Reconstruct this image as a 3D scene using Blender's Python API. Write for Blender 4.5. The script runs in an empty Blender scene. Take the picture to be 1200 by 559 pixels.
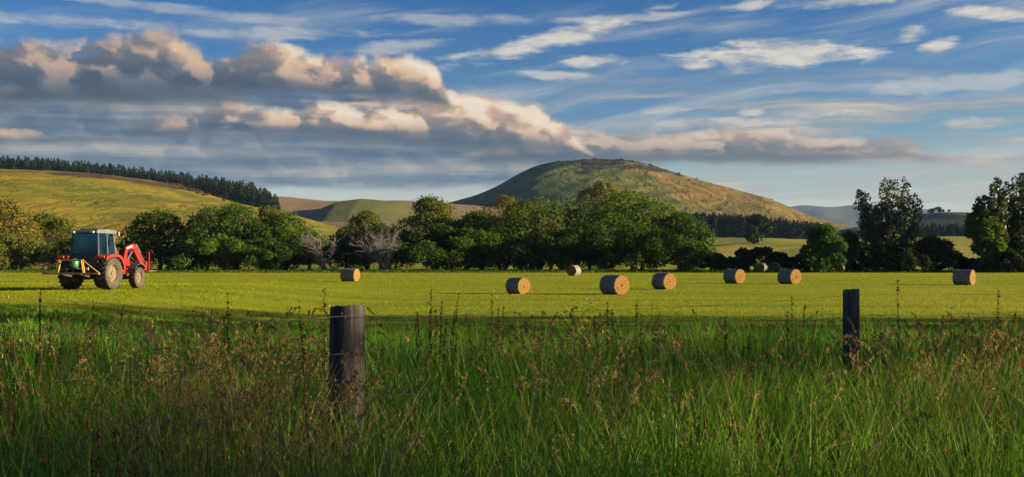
import bpy, math, random
import numpy as np
from mathutils import Vector, Matrix

# ------------------------------------------------------------------ camera, sky, sun, exposure
SC = bpy.context.scene
COL = SC.collection
F = 1200.0            # focal length in photo pixels
HZ = 301.0            # horizon row in the photo
CAMZ = 2.3
SUN_AZ, SUN_EL = math.radians(95), math.radians(12)
EXPO = 1.85
SKY_STRENGTH = 0.1

cam_d = bpy.data.cameras.new('camera'); cam = bpy.data.objects.new('camera', cam_d); COL.objects.link(cam)
cam_d.sensor_width = 36.0; cam_d.lens = 36.0 * F / 1200.0
cam_d.clip_start = 0.1; cam_d.clip_end = 30000
cam.location = (0, 0, CAMZ)
cam.rotation_euler = (math.radians(90) + math.atan((HZ - 279.5) / F), 0, 0)
SC.camera = cam
SC.view_settings.view_transform = 'Standard'; SC.view_settings.look = 'None'
SC.view_settings.gamma = 1.0; SC.view_settings.exposure = EXPO
SC.view_settings.use_curve_mapping = False
SC.render.engine = 'CYCLES'
SC.cycles.max_bounces = 6; SC.cycles.diffuse_bounces = 3; SC.cycles.glossy_bounces = 3
SC.cycles.transmission_bounces = 5; SC.cycles.transparent_max_bounces = 8
SC.cycles.volume_bounces = 0

class NT:
    """tiny helper for node arithmetic"""
    def __init__(s, nt): s.nt = nt
    def new(s, t, **kw):
        n = s.nt.nodes.new(t)
        for k, v in kw.items(): setattr(n, k, v)
        return n
    def put(s, sock, v):
        if hasattr(v, 'links') or isinstance(v, bpy.types.NodeSocket): s.nt.links.new(v, sock)
        else: sock.default_value = v
    def m(s, op, a, b=None, c=None, clamp=False):
        n = s.new('ShaderNodeMath', operation=op, use_clamp=clamp)
        for i, v in enumerate((a, b, c)):
            if v is not None: s.put(n.inputs[i], v)
        return n.outputs[0]
    def add(s, a, b): return s.m('ADD', a, b)
    def sub(s, a, b): return s.m('SUBTRACT', a, b)
    def mul(s, a, b): return s.m('MULTIPLY', a, b)
    def ss(s, v, lo, hi, a=0.0, b=1.0):
        n = s.new('ShaderNodeMapRange', interpolation_type='SMOOTHSTEP')
        s.put(n.inputs[0], v); s.put(n.inputs[1], lo); s.put(n.inputs[2], hi); s.put(n.inputs[3], a); s.put(n.inputs[4], b)
        return n.outputs[0]
    def vec(s, x, y, z=0.0):
        n = s.new('ShaderNodeCombineXYZ'); s.put(n.inputs[0], x); s.put(n.inputs[1], y); s.put(n.inputs[2], z)
        return n.outputs[0]
    def noise(s, v, scale=1.0, detail=5.0, rough=0.55, dist=0.0):
        n = s.new('ShaderNodeTexNoise'); s.put(n.inputs['Vector'], v)
        n.inputs['Scale'].default_value = scale; n.inputs['Detail'].default_value = detail
        n.inputs['Roughness'].default_value = rough; n.inputs['Distortion'].default_value = dist
        return n.outputs[0]
    def voro(s, v, scale=1.0, detail=3.0, rough=0.5, smooth=0.5):
        n = s.new('ShaderNodeTexVoronoi', feature='F1', voronoi_dimensions='2D'); s.put(n.inputs['Vector'], v)
        n.inputs['Scale'].default_value = scale; n.inputs['Detail'].default_value = detail
        n.inputs['Roughness'].default_value = rough
        return n.outputs['Distance']
    def mix(s, f, a, b):
        n = s.new('ShaderNodeMix', data_type='RGBA'); s.put(n.inputs[0], f)
        s.put(n.inputs[6], a if not isinstance(a, tuple) else (*a[:3], 1)); s.put(n.inputs[7], b if not isinstance(b, tuple) else (*b[:3], 1))
        return n.outputs[2]
    def ramp(s, f, stops):
        n = s.new('ShaderNodeValToRGB'); s.put(n.inputs[0], f)
        e = n.color_ramp.elements
        while len(e) < len(stops): e.new(0.5)
        for el, (p, c) in zip(e, stops): el.position = p; el.color = (*c[:3], 1)
        return n.outputs[0]
    def curve(s, f, pts):
        n = s.new('ShaderNodeFloatCurve'); s.put(n.inputs['Value'], f)
        c = n.mapping.curves[0]
        while len(c.points) < len(pts): c.points.new(0.5, 0.5)
        for p, (x, y) in zip(c.points, pts): p.location = (x, y)
        n.mapping.update()
        return n.outputs[0]

def srgb(r, g, b):
    f = lambda c: (c/255/12.92) if c/255 <= 0.04045 else ((c/255+0.055)/1.055)**2.4
    return (f(r), f(g), f(b))

def dirpx(px, py):
    """a direction of the photo as (azimuth, elevation) * 1200"""
    az = math.atan((px-600)/F); el = math.atan((HZ-py)/math.hypot(F, px-600))
    return az*1200, el*1200

def build_world():
    w = bpy.data.worlds.new('World'); SC.world = w; w.use_nodes = True
    nt = w.node_tree; nt.nodes.clear(); q = NT(nt)
    w.cycles.sampling_method = 'MANUAL'; w.cycles.sample_map_resolution = 256
    out = q.new('ShaderNodeOutputWorld'); bg = q.new('ShaderNodeBackground')
    bg.inputs['Strength'].default_value = SKY_STRENGTH
    nt.links.new(bg.outputs[0], out.inputs[0])
    sky = q.new('ShaderNodeTexSky', sky_type='NISHITA')
    sky.sun_disc = False; sky.sun_elevation = SUN_EL; sky.sun_rotation = SUN_AZ
    sky.altitude = 200; sky.air_density = 1.0; sky.dust_density = 0.6; sky.ozone_density = 2.5
    hs = q.new('ShaderNodeHueSaturation'); hs.inputs['Hue'].default_value = 0.522; hs.inputs['Saturation'].default_value = 1.5; hs.inputs['Value'].default_value = SKYVAL
    nt.links.new(sky.outputs[0], hs.inputs['Color'])
    base = hs.outputs[0]
    tc = q.new('ShaderNodeTexCoord'); sep = q.new('ShaderNodeSeparateXYZ')
    nt.links.new(tc.outputs['Generated'], sep.inputs[0])
    dx, dy, dz = sep.outputs
    X = q.mul(q.m('ARCTAN2', dx, dy), 1200.0)
    E = q.mul(q.m('ARCSINE', dz), 1200.0)
    u = q.m('MULTIPLY_ADD', X, 1/7540.0, 0.5)             # azimuth all round as 0..1
    K = 1.0 / (SKY_STRENGTH * 2**EXPO)
    def c(r, g, b): return tuple(v*K for v in srgb(r, g, b))
    def prof(pts):                                        # photo outline -> curve over azimuth
        L = [(0.0, pts[0][1])]
        P = []
        for px, py in pts:
            a, e = dirpx(px, py); P.append((a/7540+0.5, e/400))
        return [(0.0, P[0][1])] + P + [(1.0, P[-1][1])]
    # towards the sun the sky's own glow drowns the veils
    sd_ = (math.sin(SUN_AZ)*math.cos(SUN_EL), math.cos(SUN_AZ)*math.cos(SUN_EL), math.sin(SUN_EL))
    dot = q.add(q.add(q.mul(dx, sd_[0]), q.mul(dy, sd_[1])), q.mul(dz, sd_[2]))
    away = q.ss(dot, 0.62, 0.94, 1.0, 0.0)
    # ---- pale horizon air
    col = q.mix(q.mul(q.ss(E, 140.0, 20.0, 0.0, 0.92), away), base, c(214, 206, 184))
    # ---- thin high cloud, drawn out along the wind
    wv = q.noise(q.vec(q.mul(X, 1/260), q.mul(E, 1/120)), 1.0, 3, 0.5)
    tilt = q.add(E, q.mul(X, -0.10))
    n1 = q.noise(q.vec(q.mul(X, 1/330), q.add(q.mul(tilt, 1/34), q.mul(wv, 1.6)), 3.1), 1.0, 7, 0.6, 0.3)
    n2 = q.noise(q.vec(q.mul(X, 1/700), q.mul(E, 1/200), 7.7), 1.0, 3, 0.5)
    a1 = q.mul(q.ss(n1, 0.45, 0.76), q.ss(n2, 0.36, 0.64, 0.14, 0.75))
    col = q.mix(q.mul(a1, away), col, c(188, 190, 188))
    # streaky low veil to the right, near the horizon
    n3 = q.noise(q.vec(q.mul(X, 1/300), q.add(q.mul(E, 1/17), q.mul(wv, 2.0)), 9.4), 1.0, 7, 0.6)
    a3 = q.mul(q.ss(n3, 0.40, 0.64), q.mul(q.ss(E, 225, 165), 0.85))
    a3 = q.mul(a3, q.ss(X, -60, 200, 0.25, 1.0))
    col = q.mix(q.mul(a3, away), col, q.mix(q.ss(n3, 0.5, 0.75), c(158, 158, 152), c(222, 206, 180)))
    # ---- small white clouds, each a torn lens
    lens = [(918, 63, 132, 20, 0.0, .95), (905, 52, 70, 12, -.05, .8), (625, 50, 150, 14, .23, .85), (700, 70, 50, 9, .05, .8), (730, 20, 110, 6, .03, .5),
            (540, 22, 120, 8, .0, .35), (1165, 14, 48, 9, -.12, .9), (1070, 38, 20, 11, .3, .8), (1098, 54, 26, 9, .2, .85), (985, 1, 130, 8, 0, .8),
            (890, 4, 30, 8, .1, .7), (1110, 98, 150, 13, .0, .45), (882, 131, 18, 6, 0, .8), (960, 132, 70, 6, 0, .7), (840, 145, 110, 8, .0, .7), (780, 128, 36, 6, .06, .6),
            (650, 88, 52, 7, -.05, .6), (1160, 143, 70, 7, .02, .6), (1150, 185, 80, 7, 0, .5), (470, 55, 90, 9, .1, .45), (60, 22, 190, 9, .02, .4), (300, 38, 150, 8, .05, .4), (200, 10, 200, 7, -.04, .35)]
    nl = q.noise(q.vec(q.mul(X, 1/62), q.mul(E, 1/17), 1.3), 1.0, 7, 0.62, 0.2)
    acc = None; lowe = None
    for px, py, a, b, rot, st in lens:
        ca, ce = dirpx(px, py); cr, sr = math.cos(rot), math.sin(rot)
        ddx = q.sub(X, ca); ddy = q.sub(E, ce)
        uu = q.mul(q.add(q.mul(ddx, cr), q.mul(ddy, sr)), 1/a)
        vv = q.mul(q.sub(q.mul(ddy, cr), q.mul(ddx, sr)), 1/b)
        d = q.sub(1.0, q.m('SQRT', q.add(q.mul(uu, uu), q.mul(vv, vv))))
        d = q.m('MULTIPLY_ADD', q.sub(nl, 0.5), 2.3, d)
        al = q.ss(d, 0.0, 0.75, 0.0, st)
        acc = al if acc is None else q.m('MAXIMUM', acc, al)
    lcol = q.mix(q.ss(nl, 0.35, 0.62), c(176, 178, 178), c(226, 218, 202))
    lcol = q.mix(q.ss(E, 190, 120), lcol, q.mix(q.ss(nl, .4, .62), c(168, 150, 140), c(212, 196, 176)))
    col = q.mix(acc, col, lcol)
    # ---- low layered deck
    top = q.mul(q.curve(u, prof([(-400, 100), (-150, 104), (0, 104), (160, 102), (330, 106), (480, 106), (560, 112), (640, 130), (680, 150), (800, 152), (950, 156), (1060, 162), (1100, 178), (1180, 184), (1300, 186), (1500, 180)])), 400.0)
    bot = q.mul(q.curve(u, prof([(-400, 214), (0, 210), (120, 219), (330, 222), (560, 222), (640, 205), (760, 196), (950, 193), (1060, 190), (1110, 190), (1200, 189), (1300, 194), (1500, 195)])), 400.0)
    ns = q.noise(q.vec(q.mul(X, 1/150), q.mul(E, 1/26), 5.0), 1.0, 7, 0.6, 0.25)
    ns2 = q.noise(q.vec(q.mul(X, 1/420), q.add(q.mul(E, 1/15), q.mul(wv, 1.3)), 2.0), 1.0, 6, 0.55)
    ds = q.m('MINIMUM', q.sub(top, E), q.mul(q.sub(E, bot), 1.6))
    ds = q.m('MULTIPLY_ADD', q.sub(ns, 0.5), 52.0, ds)
    as_ = q.ss(ds, -5.0, 13.0)
    # puffs of the deck and their sunny side (sun to the right)
    wx = q.noise(q.vec(q.mul(X, 1/60), q.mul(E, 1/45), 4.0), 1.0, 4, 0.6)
    wy = q.noise(q.vec(q.mul(X, 1/60), q.mul(E, 1/45), 14.0), 1.0, 4, 0.6)
    def billow(ox, oy, sx, sy, z):
        p = q.vec(q.add(q.mul(q.add(X, ox), 1/sx), q.add(q.mul(wx, 0.9), z)), q.add(q.mul(q.add(E, oy), 1/sy), q.mul(wy, 0.9)), 0.0)
        d = q.voro(p, 1.0, 2.0, 0.45)
        return q.sub(1.0, q.mul(d, d))
    b0 = billow(0, 0, 70, 36, 4.2); b1 = billow(11, 8, 70, 36, 4.2)
    relief = q.sub(b0, b1)
    rf = q.ss(relief, -0.42, 0.46)
    up = q.ss(q.sub(E, top), -46.0, -2.0)
    warmx = q.mul(q.ss(X, -330, -180), q.ss(X, 760, 60, 0.35, 0.8))
    sl = q.mul(q.add(q.mul(up, 0.72), q.mul(rf, 0.30)), warmx)
    sl = q.m('MULTIPLY', sl, q.ss(ns2, 0.30, 0.55, 0.45, 1.1))
    deck = q.ramp(q.add(q.mul(q.ss(ns2, 0.32, 0.68), 0.55), q.add(q.mul(q.ss(ns, 0.35, 0.65), 0.22), q.mul(rf, 0.26))), [(0.0, c(54, 74, 100)), (0.28, c(82, 98, 118)), (0.55, c(112, 120, 130)), (0.8, c(146, 144, 142)), (1.0, c(176, 166, 154))])
    deck = q.mix(q.ss(X, 0, 330), deck, q.ramp(ns2, [(0.3, c(128, 128, 130)), (0.7, c(168, 156, 142))]))
    deck = q.mix(q.ss(sl, 0.20, 0.95), deck, q.ramp(rf, [(0.0, c(158, 136, 122)), (0.55, c(206, 172, 142)), (1.0, c(232, 206, 172))]))
    col = q.mix(q.mul(q.mul(as_, away), q.ss(X, 300, 620, 0.97, 0.80)), col, deck)
    # ---- tiers of cumulus, the far ones first
    fine = q.noise(q.vec(q.mul(X, 1/24), q.mul(E, 1/17), 6.0), 1.0, 7, 0.62)
    def tier(col, tops, bots, sx, sy, z, amp, bias, alpha, warm):
        topq = q.mul(q.curve(u, prof(tops)), 400.0); botq = q.mul(q.curve(u, prof(bots)), 400.0)
        c0 = billow(0, 0, sx, sy, z); c1 = billow(sx*.2, sy*.2, sx, sy, z)
        rel = q.ss(q.sub(c0, c1), -0.30, 0.34)
        dq = q.add(q.sub(topq, E), q.mul(q.sub(c0, 0.46), amp)); dq = q.m('MULTIPLY_ADD', q.sub(fine, 0.5), amp*1.3, dq)
        dq2 = q.m('MULTIPLY_ADD', q.sub(ns, 0.5), 34.0, q.sub(E, botq))
        aq = q.mul(q.mul(q.ss(dq, -4.0, 15.0), q.ss(dq2, -6.0, 16.0)), alpha)
        h = q.m('DIVIDE', q.sub(E, botq), q.m('MAXIMUM', q.sub(topq, botq), 12.0))
        lit = q.add(q.mul(q.ss(h, 0.12, 0.95), 0.50), q.mul(rel, 0.46))
        lit = q.add(lit, q.mul(q.sub(fine, 0.5), 0.34))
        lit = q.add(lit, bias)
        lit = q.mul(lit, q.ss(h, 0.10, 0.50, 0.12, 1.0))
        qc = q.ramp(lit, [(0.0, c(60, 70, 86)), (0.20, c(88, 92, 102)), (0.40, c(128, 118, 114)), (0.60, warm[0]), (0.80, warm[1]), (1.0, warm[2])])
        return q.mix(q.mul(aq, away), col, qc)
    W = (c(190, 158, 134), c(224, 188, 150), c(244, 224, 196))
    W3 = (c(172, 154, 140), c(202, 178, 154), c(222, 204, 180))
    off = [(1200, 299), (1500, 299)]
    col = tier(col, [(-400, 300), (420, 300), (480, 205), (540, 182), (600, 168), (660, 154), (700, 146), (760, 150), (840, 148), (900, 154), (980, 158), (1050, 164), (1085, 176), (1110, 192)] + off, [(-400, 200), (660, 192), (800, 192), (1000, 190), (1090, 188), (1500, 188)], 80, 26, 2.4, 10.0, 0.02, 0.85, W3)
    col = tier(col, [(-400, 160), (0, 152), (120, 146), (220, 134), (270, 122), (320, 126), (350, 114), (420, 118), (480, 116), (540, 104), (590, 114), (630, 122), (660, 134), (685, 156), (700, 200)] + off, [(-400, 176), (0, 172), (200, 162), (350, 164), (500, 176), (600, 184), (680, 184), (740, 200), (1500, 200)], 66, 40, 11.3, 15.0, q.ss(X, -420, -160, -0.22, 0.20), 0.92, W)
    col = tier(col, [(-400, 56), (-150, 44), (0, 48), (60, 50), (110, 38), (190, 40), (250, 52), (300, 46), (350, 58), (410, 62), (450, 58), (490, 66), (515, 80), (532, 104), (548, 150)] + off, [(-400, 134), (0, 130), (120, 126), (250, 118), (400, 118), (480, 124), (540, 132), (600, 150), (1500, 160)], 78, 58, 8.6, 17.0, q.ss(X, -470, -110, -0.20, 0.12), 0.97, W)
    nt.links.new(col, bg.inputs['Color'])
SKYVAL = 0.31
build_world()

sd = bpy.data.lights.new('sun', 'SUN'); sun = bpy.data.objects.new('sun', sd); COL.objects.link(sun)
sd.energy = 5.0; sd.angle = math.radians(0.55); sd.color = (1.0, 0.77, 0.47)
S = Vector((math.sin(SUN_AZ)*math.cos(SUN_EL), math.cos(SUN_AZ)*math.cos(SUN_EL), math.sin(SUN_EL)))
sun.rotation_euler = S.to_track_quat('Z', 'Y').to_euler()

# ------------------------------------------------------------------ helpers
def tag(o, label=None, cat=None, group=None, kind=None):
    if label: o['label'] = label
    if cat: o['category'] = cat
    if group: o['group'] = group
    if kind: o['kind'] = kind
    return o

def link(name, me, mat=None, parent=None):
    o = bpy.data.objects.new(name, me); COL.objects.link(o)
    if mat is not None and me is not None and not me.materials: me.materials.append(mat)
    if parent is not None: o.parent = parent
    return o

def empty(name, loc=(0, 0, 0), rz=0.0):
    o = bpy.data.objects.new(name, None); COL.objects.link(o); o.location = loc; o.rotation_euler = (0, 0, rz)
    o.empty_display_size = 0.3
    return o

def np_mesh(name, verts, faces, smooth=False):
    """faces: list of int arrays (M, k)"""
    me = bpy.data.meshes.new(name)
    verts = np.asarray(verts, dtype=np.float32).reshape(-1, 3)
    me.vertices.add(len(verts)); me.vertices.foreach_set('co', verts.ravel())
    faces = [np.asarray(f, dtype=np.int32) for f in faces if len(f)]
    loops = np.concatenate([f.ravel() for f in faces]); tot = np.concatenate([np.full(len(f), f.shape[1], dtype=np.int32) for f in faces])
    start = np.concatenate([[0], np.cumsum(tot)[:-1]]).astype(np.int32)
    me.loops.add(len(loops)); me.loops.foreach_set('vertex_index', loops)
    me.polygons.add(len(tot)); me.polygons.foreach_set('loop_start', start); me.polygons.foreach_set('loop_total', tot)
    if smooth: me.polygons.foreach_set('use_smooth', np.ones(len(tot), dtype=bool))
    me.update(calc_edges=True)
    return me

class MB:
    """collects solid pieces of one part"""
    def __init__(s): s.v = []; s.f = []
    def raw(s, verts, faces):
        o = len(s.v); s.v += [tuple(v) for v in verts]; s.f += [tuple(i+o for i in f) for f in faces]; return s
    def box(s, c, d, rot=None, ch=0.0):
        """box with chamfered edges (ch) at centre c, size d"""
        hx, hy, hz = d[0]/2, d[1]/2, d[2]/2
        R = rot if rot is not None else Matrix.Identity(3)
        C = Vector(c)
        ch = min(ch, hx*.9, hy*.9, hz*.9)
        if ch <= 0:
            vs = [C + R @ Vector((x*hx, y*hy, z*hz)) for x in (-1, 1) for y in (-1, 1) for z in (-1, 1)]
            return s.raw(vs, [(0, 1, 3, 2), (4, 6, 7, 5), (0, 4, 5, 1), (2, 3, 7, 6), (0, 2, 6, 4), (1, 5, 7, 3)])
        vs = []; idx = {}
        for x in (-1, 1):
            for y in (-1, 1):
                for z in (-1, 1):
                    for a in range(3):
                        p = [x*hx, y*hy, z*hz]
                        for b in range(3):
                            if b != a: p[b] -= (x, y, z)[b]*ch
                        idx[(x, y, z, a)] = len(vs); vs.append(C + R @ Vector(p))
        fs = []
        def quad(a, sgn):
            o = [b for b in range(3) if b != a]; r = []
            for p, t in ((-1, -1), (1, -1), (1, 1), (-1, 1)):
                k = [0, 0, 0]; k[a] = sgn; k[o[0]] = p; k[o[1]] = t; r.append(idx[(*k, a)])
            if (sgn > 0) == (a == 1): r.reverse()
            return tuple(r)
        for a in range(3):
            for g in (-1, 1): fs.append(quad(a, g))
        for a in range(3):                                   # edge chamfers run along axis a
            o = [b for b in range(3) if b != a]
            for p in (-1, 1):
                for t in (-1, 1):
                    k0 = [0, 0, 0]; k1 = [0, 0, 0]
                    for k, e in ((k0, -1), (k1, 1)): k[a] = e; k[o[0]] = p; k[o[1]] = t
                    fs.append((idx[(*k0, o[0])], idx[(*k1, o[0])], idx[(*k1, o[1])], idx[(*k0, o[1])]))
        for x in (-1, 1):
            for y in (-1, 1):
                for z in (-1, 1): fs.append(tuple(idx[(x, y, z, a)] for a in range(3)))
        return s.raw(vs, fs)
    def bar(s, a, b, w, h, ch=0.0):
        a = Vector(a); b = Vector(b); d = b-a
        return s.box((a+b)/2, (w, h, d.length), d.to_track_quat('Z', 'Y').to_matrix(), ch)
    def tube(s, pts, r, n=8, cap=True):
        pts = [Vector(p) for p in pts]
        rs = r if isinstance(r, (list, tuple)) else [r]*len(pts)
        vs = []; fs = []; ref = None
        for i, p in enumerate(pts):
            d = (pts[min(i+1, len(pts)-1)] - pts[max(i-1, 0)]).normalized()
            if ref is None: ref = Vector((0, 0, 1)) if abs(d.z) < 0.9 else Vector((1, 0, 0))
            e1 = d.cross(ref).normalized(); e2 = d.cross(e1); ref = -e2 if False else ref
            for k in range(n):
                t = 2*math.pi*k/n; vs.append(p + (e1*math.cos(t) + e2*math.sin(t))*rs[i])
        for i in range(len(pts)-1):
            for k in range(n):
                a = i*n+k; b = i*n+(k+1) % n; fs.append((a, b, b+n, a+n))
        if cap: fs.append(tuple(range(n))[::-1]); fs.append(tuple(range((len(pts)-1)*n, len(pts)*n)))
        return s.raw(vs, fs)
    def lathe_x(s, prof, c, n=40, closed=True):
        """revolve (x, r) profile round the x axis through c"""
        vs = []; fs = []; m = len(prof)
        for k in range(n):
            t = 2*math.pi*k/n
            for x, r in prof: vs.append((c[0]+x, c[1]+r*math.cos(t), c[2]+r*math.sin(t)))
        for k in range(n):
            for i in range(m if closed else m-1):
                j = (i+1) % m; k2 = (k+1) % n
                fs.append((k*m+i, k*m+j, k2*m+j, k2*m+i))
        return s.raw(vs, fs)
    def prism_x(s, poly, x0, x1):
        """extrude a (y, z) polygon from x0 to x1"""
        n = len(poly)
        vs = [(x0, y, z) for y, z in poly] + [(x1, y, z) for y, z in poly]
        fs = [tuple(range(n)), tuple(range(n, 2*n))[::-1]] + [(i, (i+1) % n, n+(i+1) % n, n+i) for i in range(n)]
        return s.raw(vs, fs)
    def build(s, name, mat, parent=None, smooth=False, label=None):
        me = bpy.data.meshes.new(name); me.from_pydata(s.v, [], s.f); me.update()
        if smooth:
            me.polygons.foreach_set('use_smooth', [True]*len(me.polygons))
            try: me.set_sharp_from_angle(angle=math.radians(38))
            except Exception: pass
        o = link(name, me, mat, parent)
        if label: o['label'] = label
        return o

# ------------------------------------------------------------------ materials
MATS = {}
def newmat(name):
    m = bpy.data.materials.new(name); m.use_nodes = True; m.node_tree.nodes.clear()
    q = NT(m.node_tree); out = q.new('ShaderNodeOutputMaterial'); MATS[name] = m
    return m, q, out

def leafmat(name, cols, trans=0.35, gloss=0.0, rough=0.5, patch=0.0, pscale=0.4, rows=False):
    """leaves and blades: colour differs from blade to blade"""
    m, q, out = newmat(name)
    g = q.new('ShaderNodeNewGeometry')
    f = g.outputs['Random Per Island']
    if patch:
        n = q.noise(g.outputs['Position'], pscale, 3, 0.6)
        if rows:                                            # swaths left by the mower
            sp_ = q.new('ShaderNodeSeparateXYZ'); q.put(sp_.inputs[0], g.outputs['Position'])
            n = q.add(q.mul(n, .4), q.mul(q.noise(q.vec(q.mul(sp_.outputs[0], .014), q.mul(q.add(sp_.outputs[1], q.mul(sp_.outputs[0], .06)), .34), 0), 1.0, 4, .6), .6))
        f = q.add(q.mul(f, 1-patch), q.mul(q.ss(n, 0.32, 0.68), patch))
    k = len(cols)
    colr = q.ramp(f, [(i/max(k-1, 1), c) for i, c in enumerate(cols)])
    d = q.new('ShaderNodeBsdfDiffuse'); t = q.new('ShaderNodeBsdfTranslucent'); mx = q.new('ShaderNodeMixShader')
    q.put(d.inputs[0], colr); q.put(t.inputs[0], colr); mx.inputs[0].default_value = trans
    q.put(mx.inputs[1], d.outputs[0]); q.put(mx.inputs[2], t.outputs[0])
    res = mx.outputs[0]
    if gloss:
        gl = q.new('ShaderNodeBsdfGlossy'); gl.inputs['Roughness'].default_value = rough; gl.inputs[0].default_value = (.8, .8, .8, 1)
        m2 = q.new('ShaderNodeMixShader'); m2.inputs[0].default_value = gloss
        q.put(m2.inputs[1], res); q.put(m2.inputs[2], gl.outputs[0]); res = m2.outputs[0]
    q.put(out.inputs[0], res)
    return m

def solid(name, c1, c2=None, scale=6.0, rough=0.7, metal=0.0, bump=0.0, bscale=None, stretch=None, detail=5):
    m, q, out = newmat(name)
    b = q.new('ShaderNodeBsdfPrincipled'); b.inputs['Roughness'].default_value = rough; b.inputs['Metallic'].default_value = metal
    tc = q.new('ShaderNodeTexCoord'); v = tc.outputs['Object']
    if stretch:
        mp = q.new('ShaderNodeMapping'); mp.inputs['Scale'].default_value = stretch; q.put(mp.inputs[0], v); v = mp.outputs[0]
    n = q.noise(v, scale, detail, 0.6)
    q.put(b.inputs['Base Color'], q.mix(q.ss(n, 0.3, 0.7), c1, c2 if c2 else c1))
    if bump:
        bp = q.new('ShaderNodeBump'); bp.inputs['Strength'].default_value = bump; bp.inputs['Distance'].default_value = 0.02
        q.put(bp.inputs['Height'], q.noise(v, bscale or scale*4, 4, 0.6) if bscale else n); q.put(b.inputs['Normal'], bp.outputs[0])
    q.put(out.inputs[0], b.outputs[0])
    return m

# ------------------------------------------------------------------ ground and hills
def sstep(a, b, v):
    t = np.clip((np.asarray(v, dtype=float)-a)/(b-a), 0, 1); return t*t*(3-2*t)

_rng = np.random.RandomState(7)
_waves = [(_rng.uniform(-1, 1), _rng.uniform(-1, 1), _rng.uniform(0, 6.28)) for _ in range(14)]
def wav(x, y, wl, k0=0, k=5):
    """smooth pseudo-noise about -1..1 with wavelength wl"""
    r = 0
    for a, b, p in _waves[k0:k0+k]:
        n = math.hypot(a, b); r = r + np.sin((x*a+y*b)/n*6.283/wl*(0.7+0.6*abs(a)) + p)
    return r/k*1.4

def gz(x, y):
    """height of the verge and the field"""
    x = np.asarray(x, dtype=float); y = np.asarray(y, dtype=float)
    verge = 0.82*(1-sstep(9.0, 24.0, y))
    left = 0.72*sstep(-6, -18, x)*sstep(8, 22, y)*(1-sstep(56, 84, y))
    near = np.maximum(verge, left)
    near = near + 0.05*wav(x, y, 7)*(1-sstep(14, 30, y)) + 0.03*wav(x, y, 23, 4)
    return near

def grid_mesh(name, xs, ys, zf, mat, kind='structure'):
    X, Y = np.meshgrid(xs, ys); Z = zf(X, Y)
    nx, ny = len(xs), len(ys)
    v = np.stack([X, Y, Z], -1).reshape(-1, 3)
    i = (np.arange(ny-1)[:, None]*nx + np.arange(nx-1)[None]).ravel()
    f = np.stack([i, i+1, i+nx+1, i+nx], -1)
    o = link(name, np_mesh(name, v, [f], True), mat)
    return tag(o, kind=kind)

def groundmat(name, cols, patch=None, scale=0.05, fine=3.0, bump=0.5, stripes=0.0, relief=0.0):
    m, q, out = newmat(name)
    b = q.new('ShaderNodeBsdfPrincipled'); b.inputs['Roughness'].default_value = 0.95; b.inputs['Specular IOR Level'].default_value = 0.1
    g = q.new('ShaderNodeNewGeometry'); P = g.outputs['Position']
    sep = q.new('ShaderNodeSeparateXYZ'); q.put(sep.inputs[0], P)
    n = q.noise(P, scale, 6, 0.6); n2 = q.noise(P, fine, 4, 0.65)
    f = q.add(q.mul(n, 0.7), q.mul(n2, 0.3))
    if stripes:
        st = q.noise(q.vec(q.mul(sep.outputs[0], 0.012), q.mul(q.add(sep.outputs[1], q.mul(sep.outputs[0], 0.05)), 0.30), 0), 1.0, 3, 0.5)
        f = q.add(q.mul(f, 1-stripes), q.mul(st, stripes))
    k = len(cols)
    col = q.ramp(q.ss(f, 0.34, 0.66), [(i/(k-1), c) for i, c in enumerate(cols)])
    if patch: col = patch(q, col, sep.outputs, P)
    q.put(b.inputs['Base Color'], col)
    bp = q.new('ShaderNodeBump'); bp.inputs['Strength'].default_value = bump; bp.inputs['Distance'].default_value = 0.4/fine
    q.put(bp.inputs['Height'], n2)
    if relief:                                              # gullies and sheep tracks
        rn = q.noise(q.vec(sep.outputs[0], q.mul(sep.outputs[1], .45), q.mul(sep.outputs[2], 1.6)), scale*2.2, 7, .62, .5)
        bp2 = q.new('ShaderNodeBump'); bp2.inputs['Strength'].default_value = 1.0; bp2.inputs['Distance'].default_value = relief
        q.put(bp2.inputs['Height'], rn); q.put(bp2.inputs['Normal'], bp.outputs[0]); bp = bp2
    q.put(b.inputs['Normal'], bp.outputs[0])
    q.put(out.inputs[0], b.outputs[0])
    return m

field_cols = [(0.095, 0.15, 0.006), (0.16, 0.195, 0.007), (0.23, 0.22, 0.010)]
def field_patch(q, col, s, P):
    # the uncut verge is darker soil and thatch
    d = q.ss(s[1], 24.0, 34.0)
    return q.mix(d, (0.05, 0.075, 0.015), col)
M_field = groundmat('field_grass_ground', field_cols, field_patch, 0.06, 2.2, 0.6, 0.45)
xs = np.concatenate([-np.geomspace(9000, 60, 26), np.linspace(-56, 56, 90), np.geomspace(60, 9000, 26)])
ys = np.concatenate([[-900, -400, -200, -100, -60], np.linspace(-40, 0, 14), np.linspace(1, 40, 60), np.linspace(42, 200, 60), np.geomspace(210, 9000, 26)])
grid_mesh('field', xs, ys, gz, M_field)

def px2x(px, D): return (px-600)/F*D
def px2z(py, D): return (HZ-py)/F*D + CAMZ

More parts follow.
